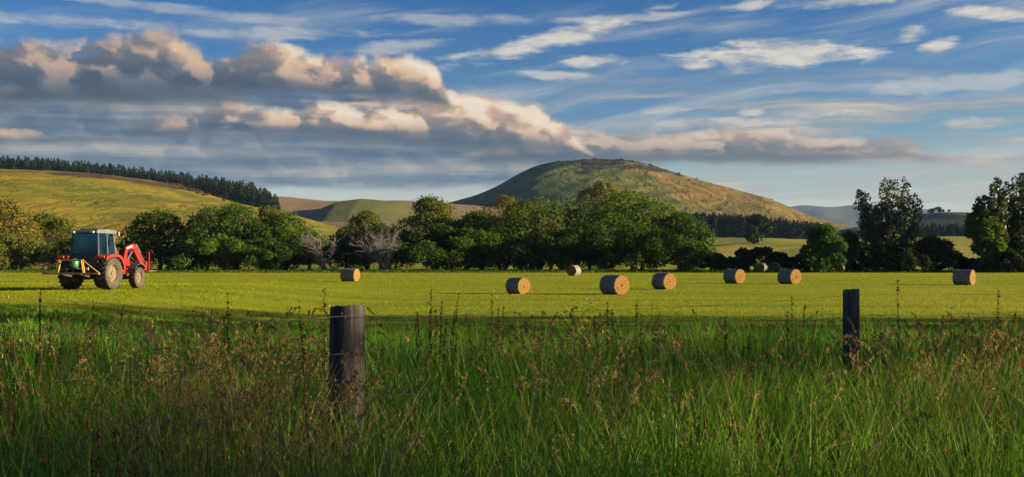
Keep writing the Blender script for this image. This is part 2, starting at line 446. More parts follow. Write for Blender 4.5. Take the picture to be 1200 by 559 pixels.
def hill(name, prof, D, y0, y1, mat, nx=160, ny=70, rough=1.0, wl=60, xpad=0, power=1.0, foot=-2.0, back=0.5, radial=0.0):
    """prof: outline in the photo seen at distance D; the slope runs from y0 (foot) over D to y1 behind"""
    P = np.array([(px2x(a, D), px2z(b, D)) for a, b in prof])
    X = np.linspace(P[0, 0]-xpad, P[-1, 0]+xpad, nx); Y = np.concatenate([np.linspace(y0, D, ny), np.linspace(D, y1, ny//2)[1:]])
    def zf(x, y):
        # smooth the outline a little
        xc = x*np.where(y < D, (D/np.maximum(y, 1.0))**radial, 1.0)      # spurs run down towards the valley
        c = sum(np.interp(xc+o, P[:, 0], P[:, 1]) for o in np.linspace(-1, 1, 5)*(P[-1, 0]-P[0, 0])/90)/5
        t = np.clip((y-y0)/(D-y0), 0, 1)**power
        s = t*t*(3-2*t) if power == 1.0 else np.sin(t*math.pi/2)
        tb = np.clip((y-D)/(y1-D), 0, 1); s = np.where(y > D, 1-(1-back)*tb*tb*(3-2*tb), s)
        z = foot + (c*np.where(y < D, (y/D)**radial, 1.0)-foot)*s
        inner = np.sin(np.clip(t, 0, 1)*math.pi)*0.8+0.2
        z = z + rough*(wav(x, y*0.6, wl)*1.0 + wav(x, y, wl*0.37, 5)*0.4)*inner*np.where(s > .995, 0.25, 1)
        return z
    o = grid_mesh(name, X, Y, zf, mat)
    return zf, o

# left hill: grazed slope under the plantation
def scarp(q, col, s, P):
    n = q.noise(P, 0.05, 5, 0.65)
    dx = q.mul(q.sub(s[0], -222.0), 1/24.0); dy = q.mul(q.sub(s[2], 47.0), 1/4.5)
    d = q.sub(1.0, q.add(q.mul(dx, dx), q.mul(dy, dy))); d = q.m('MULTIPLY_ADD', q.sub(n, .5), 2.0, d)
    return q.mix(q.ss(d, 0.1, 0.7), col, (0.055, 0.032, 0.018))
M_lh = groundmat('left_hill_grass', [(0.070, 0.085, 0.006), (0.125, 0.115, 0.008), (0.18, 0.135, 0.012)], scarp, 0.022, 0.55, 0.6, 0.0, 5.0)
LH = [(-500, 190), (-250, 200), (-100, 205), (0, 208), (100, 210), (190, 214), (215, 218), (240, 226), (275, 237), (310, 245), (345, 252), (400, 268), (470, 285), (560, 301)]
zf_lh, _ = hill('left_hill', LH, 700, 260, 1000, M_lh, 190, 80, 0.9, 75, 0, 0.8)

# far slopes between the left hill and the volcano
M_ds = groundmat('distant_slope_grass', [(0.13, 0.10, 0.045), (0.19, 0.13, 0.07), (0.10, 0.105, 0.03)], None, 0.008, 0.1, 0.4)
hill('distant_slope', [(200, 236), (300, 232), (345, 232), (390, 237), (430, 238), (480, 236), (530, 240), (600, 246), (700, 262)], 1300, 600, 1800, M_ds, 120, 40, 1.2, 140)
M_gk = groundmat('green_knoll_grass', [(0.075, 0.095, 0.022), (0.12, 0.115, 0.035)], None, 0.02, 0.2, 0.4)
hill('green_knoll', [(360, 252), (385, 242), (400, 236), (425, 233), (450, 235), (470, 238), (500, 245), (530, 256)], 1050, 820, 1300, M_gk, 80, 30, 0.5, 60)

# the big rounded hill
def hillpatch(q, col, s, P):
    n = q.noise(P, 0.012, 6, 0.65, 0.3)
    fx = q.add(q.mul(q.sub(s[0], 185.0), 1/210.0), q.mul(q.sub(n, 0.5), 2.2))       # browner grass to the right; the flank's sunlit tone is put into the colour
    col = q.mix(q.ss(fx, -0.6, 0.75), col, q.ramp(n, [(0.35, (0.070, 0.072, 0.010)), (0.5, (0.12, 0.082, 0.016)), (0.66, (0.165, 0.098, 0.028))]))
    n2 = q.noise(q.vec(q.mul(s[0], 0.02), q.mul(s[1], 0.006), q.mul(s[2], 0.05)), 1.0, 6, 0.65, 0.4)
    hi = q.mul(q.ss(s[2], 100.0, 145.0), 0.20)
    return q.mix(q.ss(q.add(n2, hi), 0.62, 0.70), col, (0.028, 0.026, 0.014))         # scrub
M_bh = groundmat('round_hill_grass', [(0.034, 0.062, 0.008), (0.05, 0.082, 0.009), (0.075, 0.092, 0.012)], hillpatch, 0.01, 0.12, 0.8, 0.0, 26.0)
BH = [(470, 252), (510, 242), (535, 235), (560, 228), (585, 217), (605, 205), (625, 195), (650, 189), (680, 187), (705, 186), (735, 187), (760, 192), (785, 200), (810, 208), (840, 216), (870, 224), (900, 232), (925, 242), (945, 251), (965, 258), (1000, 266), (1060, 274)]
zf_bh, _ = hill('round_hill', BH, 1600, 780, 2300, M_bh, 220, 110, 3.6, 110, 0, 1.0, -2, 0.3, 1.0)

# far range, blue with distance
M_fr = groundmat('far_range_grass', [(0.05, 0.06, 0.03), (0.08, 0.075, 0.04)], None, 0.002, 0.02, 0.4)
FR = [(300, 252), (700, 246), (860, 250), (900, 246), (932, 241), (950, 241), (965, 244), (985, 242), (1003, 239), (1020, 242), (1045, 247), (1070, 244), (1090, 246), (1112, 251), (1140, 252), (1170, 250), (1210, 246), (1300, 240), (1500, 246)]
hill('far_range', FR, 6500, 5000, 7800, M_fr, 180, 24, 12, 700)
M_kn = groundmat('right_knoll_grass', [(0.045, 0.07, 0.02), (0.07, 0.08, 0.025)], None, 0.02, 0.2, 0.4)
zf_kn, _ = hill('right_knoll', [(985, 270), (1030, 262), (1060, 256), (1085, 250), (1105, 249), (1130, 253), (1170, 257), (1230, 260), (1400, 262)], 1300, 760, 1700, M_kn, 110, 40, 0.8, 90)

# meadow rising beyond the hedge on the right
M_mw = groundmat('far_meadow_grass', [(0.10, 0.14, 0.010), (0.19, 0.19, 0.016), (0.27, 0.20, 0.05)], None, 0.03, 0.4, 0.5, 0.25)
MW = [(500, 288), (700, 284), (790, 281), (830, 279), (870, 280), (920, 281), (960, 282), (1020, 281), (1080, 278), (1140, 277), (1250, 276), (1500, 274)]
zf_mw, _ = hill('far_meadow', MW, 640, 230, 900, M_mw, 150, 60, 0.9, 45, 0, 1.0, -0.6, 0.8)

# ------------------------------------------------------------------ vegetation meshes
def unit(v): return v/np.maximum(np.linalg.norm(v, axis=-1, keepdims=True), 1e-9)

def leaves(pos, nrm, size, rng, aspect=0.55, droop=0.0):
    """a diamond leaf clump at each point"""
    n = len(pos); r = rng.normal(size=(n, 3)); r[:, 2] -= droop*1.5
    t = unit(r - nrm*np.sum(r*nrm, -1, keepdims=True)); b = np.cross(nrm, t)
    s = np.asarray(size).reshape(-1, 1)*np.ones((n, 1))
    bend = nrm*s*0.18
    v = np.stack([pos - t*s, pos - b*s*aspect + bend, pos + t*s, pos + b*s*aspect + bend], 1).reshape(-1, 3)
    return v, np.arange(4*n).reshape(n, 4)

def crown_mesh(name, lobes, n, leaf, seed, loose=0.2, up=0.25, droop=0.0, aspect=0.55):
    """lobes (k, 6): centre and radii; leaf clumps sit round the lobes' shells"""
    rng = np.random.RandomState(seed); L = np.asarray(lobes, dtype=float)
    area = (L[:, 3]*L[:, 4]+L[:, 3]*L[:, 5]+L[:, 4]*L[:, 5]); k = rng.choice(len(L), n, p=area/area.sum())
    d = rng.normal(size=(n, 3)); d[:, 2] += up; d = unit(d)
    r = 1 - np.abs(rng.normal(size=n))*0.22 + np.where(rng.rand(n) < loose, rng.rand(n)*0.42, 0)
    p = L[k, :3] + d*L[k, 3:]*r[:, None]
    # drop clumps buried deep inside the crown
    deep = np.zeros(n)
    for i in range(len(L)):
        e = np.sum(((p-L[i, :3])/L[i, 3:])**2, -1); deep += (e < 0.45)
    keep = (deep < 1) | (rng.rand(n) < 0.12); keep &= p[:, 2] > 0.05
    p, d = p[keep], d[keep]
    nr = unit(d*0.75 + rng.normal(size=p.shape)*0.55)
    v, f = leaves(p, nr, leaf*(0.6+0.8*rng.rand(len(p))), rng, aspect, droop)
    return np_mesh(name, v, [f])

def dome_lobes(w, h, seed, k=34, base=0.0, flat=0.9, lo=0.17, hi=0.30, pts=None):
    """lobes filling a dome w wide and h high whose skirt starts at base"""
    rng = np.random.RandomState(seed); L = []
    R = w/2
    while len(L) < k:
        a = rng.rand()*6.283; t = rng.rand()**0.75; rr = math.sqrt(rng.rand())
        prof = math.sqrt(max(0.0, 1-(max(t-0.35, 0)/0.65)**2))*(0.80+0.2*min(1, t/0.3))
        s = (lo+(hi-lo)*rng.rand())*min(w, h*1.2)*0.62
        x = math.cos(a)*rr*max(R*prof-s*.7, 0.05); y = math.sin(a)*rr*max(R*prof-s*.7, 0.05)*flat
        z = base + t*(h-base-s*.9) + s*0.25
        L.append((x, y, z, s*(.9+.3*rng.rand()), s*(.9+.3*rng.rand()), s*(.75+.3*rng.rand())))
    A = np.array(L)                                       # stretch to the full width and height
    lo_, hi_ = (A[:, 0]-A[:, 3]).min(), (A[:, 0]+A[:, 3]).max(); fx = w/(hi_-lo_)
    A[:, 0] = (A[:, 0]-(lo_+hi_)/2)*fx; A[:, 1] *= fx; A[:, 3:5] *= (1+fx)/2
    ztop = (A[:, 2]+A[:, 5]).max(); zb = (A[:, 2]-A[:, 5]).min()
    A[:, 2] = base*0.9 + (A[:, 2]-zb)*(h*.985-base*.9)/(ztop-zb)
    return [tuple(r) for r in A]

def trunk_mb(h, r, tips, seed, n=6, lean=0.0, fork=0.25):
    """tapered trunk that forks low into limbs reaching the tips"""
    rng = random.Random(seed); mb = MB()
    top = Vector((lean*h, 0, h*fork*1.6))
    mb.tube([(0, 0, -0.3), (0.02*h, 0, h*fork*.5), (lean*h*.6, 0.01*h, h*fork), top], [r*1.25, r, r*.85, r*.6], n+1)
    for t in tips:
        t = Vector(t); s = Vector((lean*h*.5, 0, h*fork*(0.6+0.6*rng.random())))
        mid = s.lerp(t, .5) + Vector((rng.uniform(-.05, .05)*h, rng.uniform(-.05, .05)*h, 0.06*h))
        mb.tube([s, s.lerp(mid, .5)+Vector((0, 0, .02*h)), mid, t], [r*.5, r*.4, r*.28, r*.08], n-1)
    return mb

bark = solid('bark', (0.05, 0.042, 0.032), (0.11, 0.095, 0.075), 3.0, 0.9, bump=0.6, bscale=14)
bark_pale = solid('pale_bark', (0.16, 0.14, 0.11), (0.28, 0.25, 0.21), 3.0, 0.9, bump=0.6, bscale=14)
dead_wood = solid('dead_wood', (0.10, 0.092, 0.082), (0.19, 0.175, 0.16), 2.0, 0.9)
L_dark = leafmat('willow_leaves_dark', [(0.0265, 0.0592, 0.0102), (0.0459, 0.0938, 0.0143), (0.0765, 0.1173, 0.0204)], 0.42)
L_mid = leafmat('willow_leaves', [(0.0396, 0.0814, 0.011), (0.0726, 0.1276, 0.0165), (0.1155, 0.1595, 0.0242)], 0.45)
L_olive = leafmat('olive_leaves', [(0.0605, 0.088, 0.0132), (0.1045, 0.132, 0.0198), (0.1595, 0.1705, 0.0308)], 0.45)
L_gold = leafmat('golden_leaves', [(0.0978, 0.0978, 0.0184), (0.1495, 0.1323, 0.0253), (0.1955, 0.161, 0.0345)], 0.35)
L_pale = leafmat('pale_leaves', [(0.115, 0.1323, 0.0403), (0.1725, 0.1782, 0.0633), (0.2185, 0.207, 0.0805)], 0.35)
L_fresh = leafmat('fresh_leaves', [(0.028, 0.075, 0.012), (0.045, 0.11, 0.016), (0.07, 0.14, 0.022)], 0.35)
L_poplar = leafmat('poplar_leaves', [(0.026, 0.042, 0.010), (0.045, 0.068, 0.014), (0.085, 0.10, 0.024)], 0.36, 0.04, 0.4)
L_hedge = leafmat('hedge_leaves', [(0.014, 0.024, 0.008), (0.026, 0.040, 0.010), (0.045, 0.055, 0.016)], 0.2)
L_pine = leafmat('pine_needles', [(0.008, 0.018, 0.009), (0.014, 0.028, 0.012), (0.024, 0.038, 0.014)], 0.08)

def tree(name, label, cat, px, pytop, D, wpx, mat, seed, n=9000, leaf=0.30, base=0.05, k=36, group=None, bk=None, zf=gz, flat=0.85, droop=.25, lo=.17, hi=.30, sink=0.0):
    """tree whose crown is wpx wide and reaches row pytop of the photo at distance D"""
    x = px2x(px, D); z0 = float(zf(x, D)) - sink
    h = px2z(pytop, D) - z0; w = wpx/F*D*(1.40 if D < 230 and wpx > 43 and px < 860 else 1.25 if D < 230 and wpx > 34 else 1.05)
    L = dome_lobes(w, h, seed, k, base*h, flat, lo, hi)
    root = empty(name, (x, D, z0)); tag(root, label, cat, group)
    rng = random.Random(seed)
    tips = [tuple(l[:3]) for l in rng.sample(L, 7)]
    trunk_mb(h, 0.022*h+0.04*w/4, tips, seed).build('trunk', bk or bark, root, True)
    link('crown', crown_mesh('crown', L, n, leaf, seed, droop=droop), mat, root)
    return root

def spire_lobes(w, h, seed, stems=7, base=0.12):
    """upright poplar: several leaders, each a chain of small clumps with gaps between"""
    rng = np.random.RandomState(seed); L = []; tips = []
    for s in range(stems):
        a = rng.rand()*6.283; rr = (0.15+0.85*math.sqrt((s+.5)/stems))
        hx, hy = math.cos(a)*rr*w*0.40, math.sin(a)*rr*w*0.36
        hs = h*(1.0 - 0.30*rr*rng.rand()) if s else h
        tips.append((hx, hy, hs*.97))
        m = int(14+rng.rand()*5)
        for i in range(m):
            t = base + (1-base)*(i+rng.rand()*.7)/m
            if t > 0.98: continue
            sp = w*(0.142-0.088*t)
            off = rng.normal(size=2)*w*0.10*(1.2-t*.6)
            cx = hx*min(1, t*1.35)+off[0]; cy = hy*min(1, t*1.35)+off[1]
            L.append((cx, cy, t*hs-sp*.6, sp*(.7+.4*rng.rand()), sp*(.7+.4*rng.rand()), sp*(1.1+.7*rng.rand())))
    return L, tips

def poplar(name, label, px, pytop, D, wpx, seed, n=8000, leaf=0.30, stems=8, mat=None, group=None, base=.10):
    x = px2x(px, D); z0 = float(gz(x, D)); h = px2z(pytop, D)-z0; w = wpx/F*D
    L, tips = spire_lobes(w, h, seed, stems, base)
    root = empty(name, (x, D, z0)); tag(root, label, 'tree', group)
    mb = MB(); r = 0.017*h
    for i, t in enumerate(tips):
        t = Vector(t); mb.tube([(0.1*math.cos(i), 0.1*math.sin(i), -0.3), (t.x*.25, t.y*.25, h*.15), (t.x*.8, t.y*.8, t.z*.5), t], [r, r*.8, r*.5, r*.08], 6)
    mb.build('trunk', bark, root, True)
    link('crown', crown_mesh('crown', L, n, leaf, seed, loose=.3, aspect=.6), mat or L_poplar, root)
    return root

def bare_shrub(label, px, pytop, D, wpx, seed, lean=-0.3, stems=34, mat=None):
    """fan of leafless grey branches"""
    x = px2x(px, D); z0 = float(gz(x, D)); h = px2z(pytop, D)-z0; w = wpx/F*D
    root = empty('bare_shrub', (x, D, z0)); tag(root, label, 'shrub')
    rng = random.Random(seed)
    for kname, cnt in (('limb', 6), ('branches', stems)):
        mb = MB()
        for i in range(cnt):
            a = rng.uniform(-1, 1); ln = h*rng.uniform(.55, 1.05)
            tip = Vector((a*w*.5+lean*h*.5*rng.random(), rng.uniform(-.35, .35)*w, ln*math.cos(a*.7)))
            mid = tip*.5 + Vector((rng.uniform(-.10, .10)*h, rng.uniform(-.10, .10)*h, h*rng.uniform(-.02, .14)))
            r0 = h*(.011 if kname == 'limb' else .0048)
            b0_ = Vector((rng.uniform(-.12, .12)*w, rng.uniform(-.1, .1)*w, -.1)); tip.z *= rng.uniform(.6, 1)
            mb.tube([b0_, b0_.lerp(mid, .6)+Vector((rng.uniform(-.04, .04)*h, 0, .04*h)), mid, mid.lerp(tip, .55)+Vector((rng.uniform(-.05, .05)*h, rng.uniform(-.05, .05)*h, rng.uniform(-.02, .05)*h)), tip], [r0, r0*.85, r0*.7, r0*.4, r0*.12], 5, False)
            for j in range(14):
                t = rng.uniform(.25, .97); p = mid*(2*t) if t < .5 else mid.lerp(tip, (t-.5)*2)
                q2 = p + Vector((rng.uniform(-.7, .5), rng.uniform(-.5, .5), rng.uniform(-.1, .5)))*h*.26
                mb.tube([p, p.lerp(q2, .5)+Vector((0, 0, .02*h)), q2], [r0*.45, r0*.3, r0*.1], 4, False)
        mb.build(kname, mat or dead_wood, root)
    return root

# ------------------------------------------------------------------ trees along the far side of the field
G_W = 'trees along the far edge of the field'
T = [ # name, label, category, px, top row, distance, width px, material, seed, leaves, base
 ('willow_tree', 'golden olive willow at the very left edge of the picture', 'tree', 4, 234, 178, 66, L_gold, 11, 9000, .05),
 ('willow_tree', 'low brownish green willow behind the rear frame of the tractor', 'tree', 52, 250, 186, 62, L_olive, 12, 8000, .03),
 ('willow_shrub', 'dull green thicket straight behind the tractor cab', 'shrub', 112, 276, 176, 80, L_mid, 13, 7000, .0),
 ('willow_shrub', 'twiggy grey green bush left of the tractor, touching the picture edge', 'shrub', 20, 274, 168, 70, L_olive, 14, 6500, .0),
 ('willow_tree', 'round dark tree just right of the tractor loader', 'tree', 187, 246, 172, 76, L_dark, 15, 10000, .04),
 ('willow_tree', 'broad dark tree below the right end of the hilltop pine plantation', 'tree', 276, 237, 170, 96, L_dark, 16, 12000, .03),
 ('willow_shrub', 'low bush filling the gap beside the round tree near the loader', 'shrub', 222, 284, 166, 54, L_dark, 17, 6000, .0),
 ('willow_tree', 'olive topped tree between the broad dark tree and the first bare shrub', 'tree', 334, 248, 170, 66, L_mid, 18, 9000, .03),
 ('willow_tree', 'small olive tree peeping over the broad dark tree', 'tree', 312, 241, 192, 48, L_olive, 19, 6500, .1),
 ('willow_shrub', 'low dark bush at the foot of the trees left of the first bare shrub', 'shrub', 318, 280, 165, 76, L_dark, 20, 7000, .0),
 ('willow_tree', 'rounded olive tree behind the pale bare branches', 'tree', 430, 245, 176, 52, L_olive, 21, 8000, .05),
 ('willow_shrub', 'green bush between the two bare grey shrubs', 'shrub', 405, 266, 173, 62, L_dark, 22, 7000, .0),
 ('willow_tree', 'tall olive tree right of the pale bare branches', 'tree', 510, 230, 178, 66, L_olive, 23, 10000, .05),
 ('willow_shrub', 'broad dark bush in front of the tall olive tree', 'shrub', 512, 262, 166, 90, L_dark, 24, 10000, .0),
 ('willow_tree', 'distant yellow green tree showing above the bushes at the foot of the round hill', 'tree', 586, 227, 215, 54, L_gold, 25, 6500, .05),
 ('willow_tree', 'wide dark green tree between the tall olive tree and the pale crowned tree', 'tree', 564, 247, 170, 66, L_dark, 26, 9000, .03),
 ('willow_tree', 'large willow left of the pale crowned tree, lit along its top', 'tree', 632, 231, 172, 104, L_mid, 27, 12500, .03),
 ('willow_tree', 'tallest tree with a pale yellow crown in front of the round hill', 'tree', 706, 209, 188, 64, L_pale, 28, 9500, .2),
 ('willow_tree', 'largest dark willow dome at the right end of the tree row', 'tree', 742, 221, 172, 112, L_mid, 29, 14000, .02),
 ('willow_tree', 'sloping dark green tree at the right end of the row, before the hedge', 'tree', 796, 247, 169, 66, L_dark, 30, 9000, .02),
 ('willow_shrub', 'dark bush at the foot of the tallest pale crowned tree', 'shrub', 690, 262, 164, 78, L_dark, 31, 9000, .0),
 ('willow_shrub', 'rounded bush at the foot of the large willow, behind the left bales', 'shrub', 592, 274, 165, 70, L_dark, 32, 7500, .0),
 ('willow_shrub', 'low bush under the right end of the tree row', 'shrub', 822, 284, 167, 40, L_mid, 33, 4500, .0),
 ('willow_shrub', 'dark bush at the foot of the broad dark tree under the plantation end', 'shrub', 262, 276, 163, 74, L_mid, 42, 7000, .0),
 ('willow_shrub', 'dark bush behind the leftmost bale', 'shrub', 362, 272, 168, 60, L_dark, 43, 7000, .0),
 ('willow_shrub', 'dark bush behind the roots of the pale bare branches', 'shrub', 455, 264, 172, 70, L_dark, 44, 7000, .0),
 ('willow_shrub', 'dark bush under the wide tree, midway between the leftmost bale and the next', 'shrub', 548, 268, 164, 66, L_mid, 45, 7000, .0),
 ('willow_shrub', 'dark bush right behind the small far end-on bale', 'shrub', 645, 270, 164, 72, L_dark, 46, 8000, .0),
 ('willow_shrub', 'dark bush at the foot of the largest willow dome', 'shrub', 752, 264, 163, 90, L_dark, 47, 9000, .0),
 ('round_tree', 'small bright green round tree left of the airy poplar', 'tree', 965, 262, 149, 42, L_fresh, 34, 8000, .04),
 ('round_shrub', 'dark shrub between the bright green round tree and the poplar', 'shrub', 996, 272, 156, 44, L_dark, 35, 6500, .0),
 ('round_shrub', 'dark rounded shrub right of the airy poplar', 'shrub', 1090, 277, 158, 58, L_dark, 36, 7000, .0),
 ('round_shrub', 'low bush between the poplar and the trees at the right edge', 'shrub', 1056, 284, 152, 50, L_hedge, 37, 5500, .0),
 ('willow_tree', 'drooping green tree left of the tall trees at the right edge', 'tree', 1152, 240, 152, 36, L_mid, 38, 7500, .02),
 ('round_shrub', 'low dark bush at the foot of the right edge trees', 'shrub', 1188, 292, 150, 60, L_hedge, 41, 4500, .0),
]
for (nm, lb, ct, px, py, D, w, m, sd_, n, bs) in T:
    tree(nm, lb, ct, px, py, D, w, m, sd_, int(n*1.7), 0.205 if ct == 'tree' else 0.185, bs, 40 if w > 70 else 30, G_W if ct == 'tree' else 'bushes along the far edge of the field')
poplar('poplar_tree', 'airy dark poplar with sky showing through, right of the bright green tree', 1040, 205, 156, 78, 51, 26000, .20, 12, group='poplars right of the hedge')
poplar('poplar_tree', 'tall dark poplar at the right edge, nearest its drooping neighbour', 1166, 206, 154, 56, 52, 24000, .20, 9, group='poplars right of the hedge', base=.06)
poplar('poplar_tree', 'tall dark poplar cut off by the right edge of the picture', 1198, 200, 156, 70, 53, 25000, .20, 10, group='poplars right of the hedge', base=.05)
bare_shrub('small leafless grey shrub left of the larger pale one, among green trees', 380, 250, 163, 44, 61, -0.5, 14)
bare_shrub('large pale leafless shrub with branches fanning left, in front of dark trees', 452, 255, 161, 66, 62, -0.7, 52)
bare_shrub('thin leafless twigs rising behind the left side of the tractor', 62, 266, 172, 44, 63, -0.3, 26, solid('brown_twigs', (.09, .075, .05), (.16, .13, .09), 2.0, .9))

# hedge between the field and the far meadow: each bush of it its own
hd = [(838, 297, 34), (862, 300, 36), (884, 289, 44), (912, 296, 40), (938, 298, 40), (1014, 300, 40), (1118, 297, 44), (1140, 303, 36)]
for i, (px, py, w) in enumerate(hd):
    tree('hedge_bush', ['dark hedge bush touching the right end of the tree row', 'low dark hedge bush, second from the end of the tree row', 'tallest rounded bush of the dark hedge before the far meadow',
         'dark hedge bush right of the tallest one, behind the pair of bales', 'dark hedge bush left of the bright green round tree', 'low dark hedge bush at the foot of the poplar',
         'dark hedge bush in the gap right of the poplar', 'low dark hedge bush beside the drooping right edge tree'][i], 'bush', px, py, 160, w, L_hedge, 70+i, 4200, .22, .0, 22, 'bushes of the low dark hedge', flat=.6)

# trees on the far ground behind the hedge
tree('far_tree', 'round dark tree standing before the pine plantation under the round hill', 'tree', 889, 252, 470, 32, L_hedge, 81, 4200, .7, .04, 26, None, zf=zf_mw)
tree('far_tree', 'small grey green tree on the far meadow beside the tree row', 'tree', 824, 266, 400, 13, L_pale, 82, 1500, .5, .1, 16, None, zf=zf_mw)
tree('far_tree', 'dark tree clump alone on the knoll between poplar and right edge', 'tree', 1101, 243, 1290, 26, L_hedge, 83, 2500, 1.3, .0, 20, None, zf=zf_kn)
tree('far_tree', 'dark bush on the far meadow right of the round plantation tree', 'bush', 930, 268, 560, 20, L_hedge, 84, 1800, .7, .0, 18, None, zf=zf_mw)

# ------------------------------------------------------------------ pine plantations
def pine_mesh(seed, h=15.0):
    rng = np.random.RandomState(seed); P = []; Nn = []; S_ = []
    m = 380; t = rng.rand(m)**0.85
    rad = (1-t)**0.8*h*0.20*(0.7+0.55*rng.rand(m)) + 0.1; a = rng.rand(m)*6.283
    z = h*(0.06+0.94*t)
    p = np.stack([np.cos(a)*rad, np.sin(a)*rad, z], -1)
    n = unit(np.stack([np.cos(a)*.7, np.sin(a)*.7, 0.5+0*a], -1) + rng.normal(size=(m, 3))*.45)
    v, f = leaves(p, n, h*0.055*(1.15-0.75*t), rng, .6)
    mb = MB(); mb.tube([(0, 0, -1), (0, 0, h*.5), (0, 0, h*1.03)], [h*.014, h*.01, h*.004], 5, False)
    v2 = np.array([tuple(x) for x in mb.v]); f2 = np.array(mb.f)+len(v)
    return np_mesh('pine', np.concatenate([v, v2]), [f, f2])
PINES = [pine_mesh(900+i) for i in range(7)]
for me in PINES: me.materials.append(L_pine)
prng = random.Random(5)
def plant(x, y, z, h, label, group):
    o = link('pine_tree', PINES[prng.randrange(7)]); o.location = (x, y, z-.3)
    s = h/15.0; o.scale = (s*prng.uniform(.9, 1.2), s*prng.uniform(.9, 1.2), s); o.rotation_euler = (0, 0, prng.uniform(0, 6.28))
    tag(o, label, 'tree', group)
def interp(tab, x): return float(np.interp(x, [a for a, b in tab], [b for a, b in tab]))
toptab = [(-120, 176), (0, 181), (60, 184), (140, 192), (220, 201), (290, 211), (328, 224)]
pine_back = []
for row in range(6):
    n = 84 if row < 2 else 76
    for i in range(n):
        px = -70 + (398-row*4)*(i+prng.uniform(.1, .9))/n
        if px > 327 - row*3: continue
        D = 704 + row*6 + prng.uniform(-2, 2) - (10*max(0, px-190)/140 if row == 0 else 0)
        x = px2x(px, D); z = float(zf_lh(np.array(x), np.array(D)))
        ztop = px2z(interp(toptab, px), D) - prng.uniform(0, 4.4) - (2.0 if row == 0 else 0)
        h = max(7.0, ztop-z)
        if row < 2: plant(x, D, z, h, 'dark conifer in the plantation along the crest of the left hill', 'pines of the hilltop plantation')
        else: pine_back.append((x, D, z, h))
# the rows behind them cannot be told apart
def pine_mass(name, label):
  vv, ff, off = [], [], 0
  for (x, y, z, h) in pine_back:
    rng = np.random.RandomState(int(abs(x*13+y)) % 9999); m = 90; t = rng.rand(m)**.9; a = rng.rand(m)*6.283; rad = (1-t)**.8*h*.21+.1
    p = np.stack([x+np.cos(a)*rad, y+np.sin(a)*rad, z+h*(.06+.94*t)], -1); n = unit(np.stack([np.cos(a)*.7, np.sin(a)*.7, .5+0*a], -1)+rng.normal(size=(m, 3))*.4)
    v, f = leaves(p, n, h*.10*(1.15-.75*t), rng, .6); vv.append(v); ff.append(f+off); off += len(v)
  tag(link(name, np_mesh(name, np.concatenate(vv), [np.concatenate(ff)]), L_pine), label, 'trees', kind='stuff')
pine_mass('pine_wood', 'dark conifer mass behind the front rows on the left hill')
def plantation(px0, px1, n, rows, D0, tops, label, group, keep):
    for row in range(rows):
        for i in range(n):
            px = px0 + (px1-px0)*(i+prng.uniform(.1, .9))/n
            D = D0+row*7+prng.uniform(-2, 2); x = px2x(px, D); z = float(zf_mw(np.array(x), np.array(D)))
            h = max(5, px2z(interp(tops, px), D) - prng.uniform(0, 3) - z)
            if row < keep: plant(x, D, z, h, label, group)
            else: pine_back.append((x, D, z, h))
pine_back = []
plantation(786, 976, 54, 4, 650, [(786, 248), (830, 248), (900, 252), (940, 257), (980, 262)], 'dark conifer in the plantation at the foot of the round hill', 'pines below the round hill', 2)
plantation(1062, 1210, 36, 3, 655, [(1062, 260), (1210, 260)], 'dark conifer in the plantation seen right of the airy poplar', 'pines below the right knoll', 1)
pine_mass('pine_wood', 'dark conifer mass behind the plantation edges below the hills')

# scrub on the hills (uncountable)
def scrub(name, label, pts, seed, mat):
    rng = np.random.RandomState(seed); vv, ff, off = [], [], 0
    for (x, y, z, s) in pts:
        m = 40; d = unit(rng.normal(size=(m, 3))); d[:, 2] = np.abs(d[:, 2]); p = np.array([x, y, z]) + d*np.array([s, s, s*.9])*(.6+.4*rng.rand(m, 1))
        v, f = leaves(p, unit(d+rng.normal(size=(m, 3))*.4), s*.4, rng, .7); vv.append(v); ff.append(f+off); off += len(v)
    tag(link(name, np_mesh(name, np.concatenate(vv), [np.concatenate(ff)]), mat), label, 'scrub', kind='stuff')
pts = []
for i in range(80):
    px = prng.gauss(715, 42) if i < 64 else prng.uniform(560, 930); D = prng.uniform(1480, 1598) if i < 64 else prng.uniform(1150, 1600)
    x = px2x(px, D); pts.append((x, D, float(zf_bh(np.array(x), np.array(D))), prng.uniform(.8, 2.6)))
scrub('hill_scrub', 'dark scrub dotted over the crest of the round hill', pts, 4, L_hedge)
pts = []
for i in range(60):
    px = prng.gauss(222, 13); D = prng.uniform(650, 700); x = px2x(px, D)
    pts.append((x, D, float(zf_lh(np.array(x), np.array(D))), prng.uniform(.5, 1.6)))
scrub('scarp_scrub', 'dark scrub over the broken bank below the hilltop plantation', pts, 6, leafmat('scarp_leaves', [(.02, .018, .01), (.05, .035, .018), (.09, .055, .03)], .1))

SHADE_LEAVES = 3900      # crowns of the added trees thinned until some low sun reaches the verge
# trees added out of frame to the right to keep the verge in shade
shade_tree0 = tree('added_shade_tree', 'unseen tree added beyond the right edge to shade the verge', 'tree', 600, 301, 40, 300, L_dark, 95, 12000, .45, .0, 44, 'trees added for shade beyond the right edge')
SHADE_TREES = [(38 + (i % 2)*1.5, 35-6.0*i, 13.0 + (i*37 % 5)*.35 - (1.5 if i == 0 else 0)) for i in range(11)] + [(47, 31-6.5*i, 14.6 + (i*23 % 4)*.3) for i in range(9)]
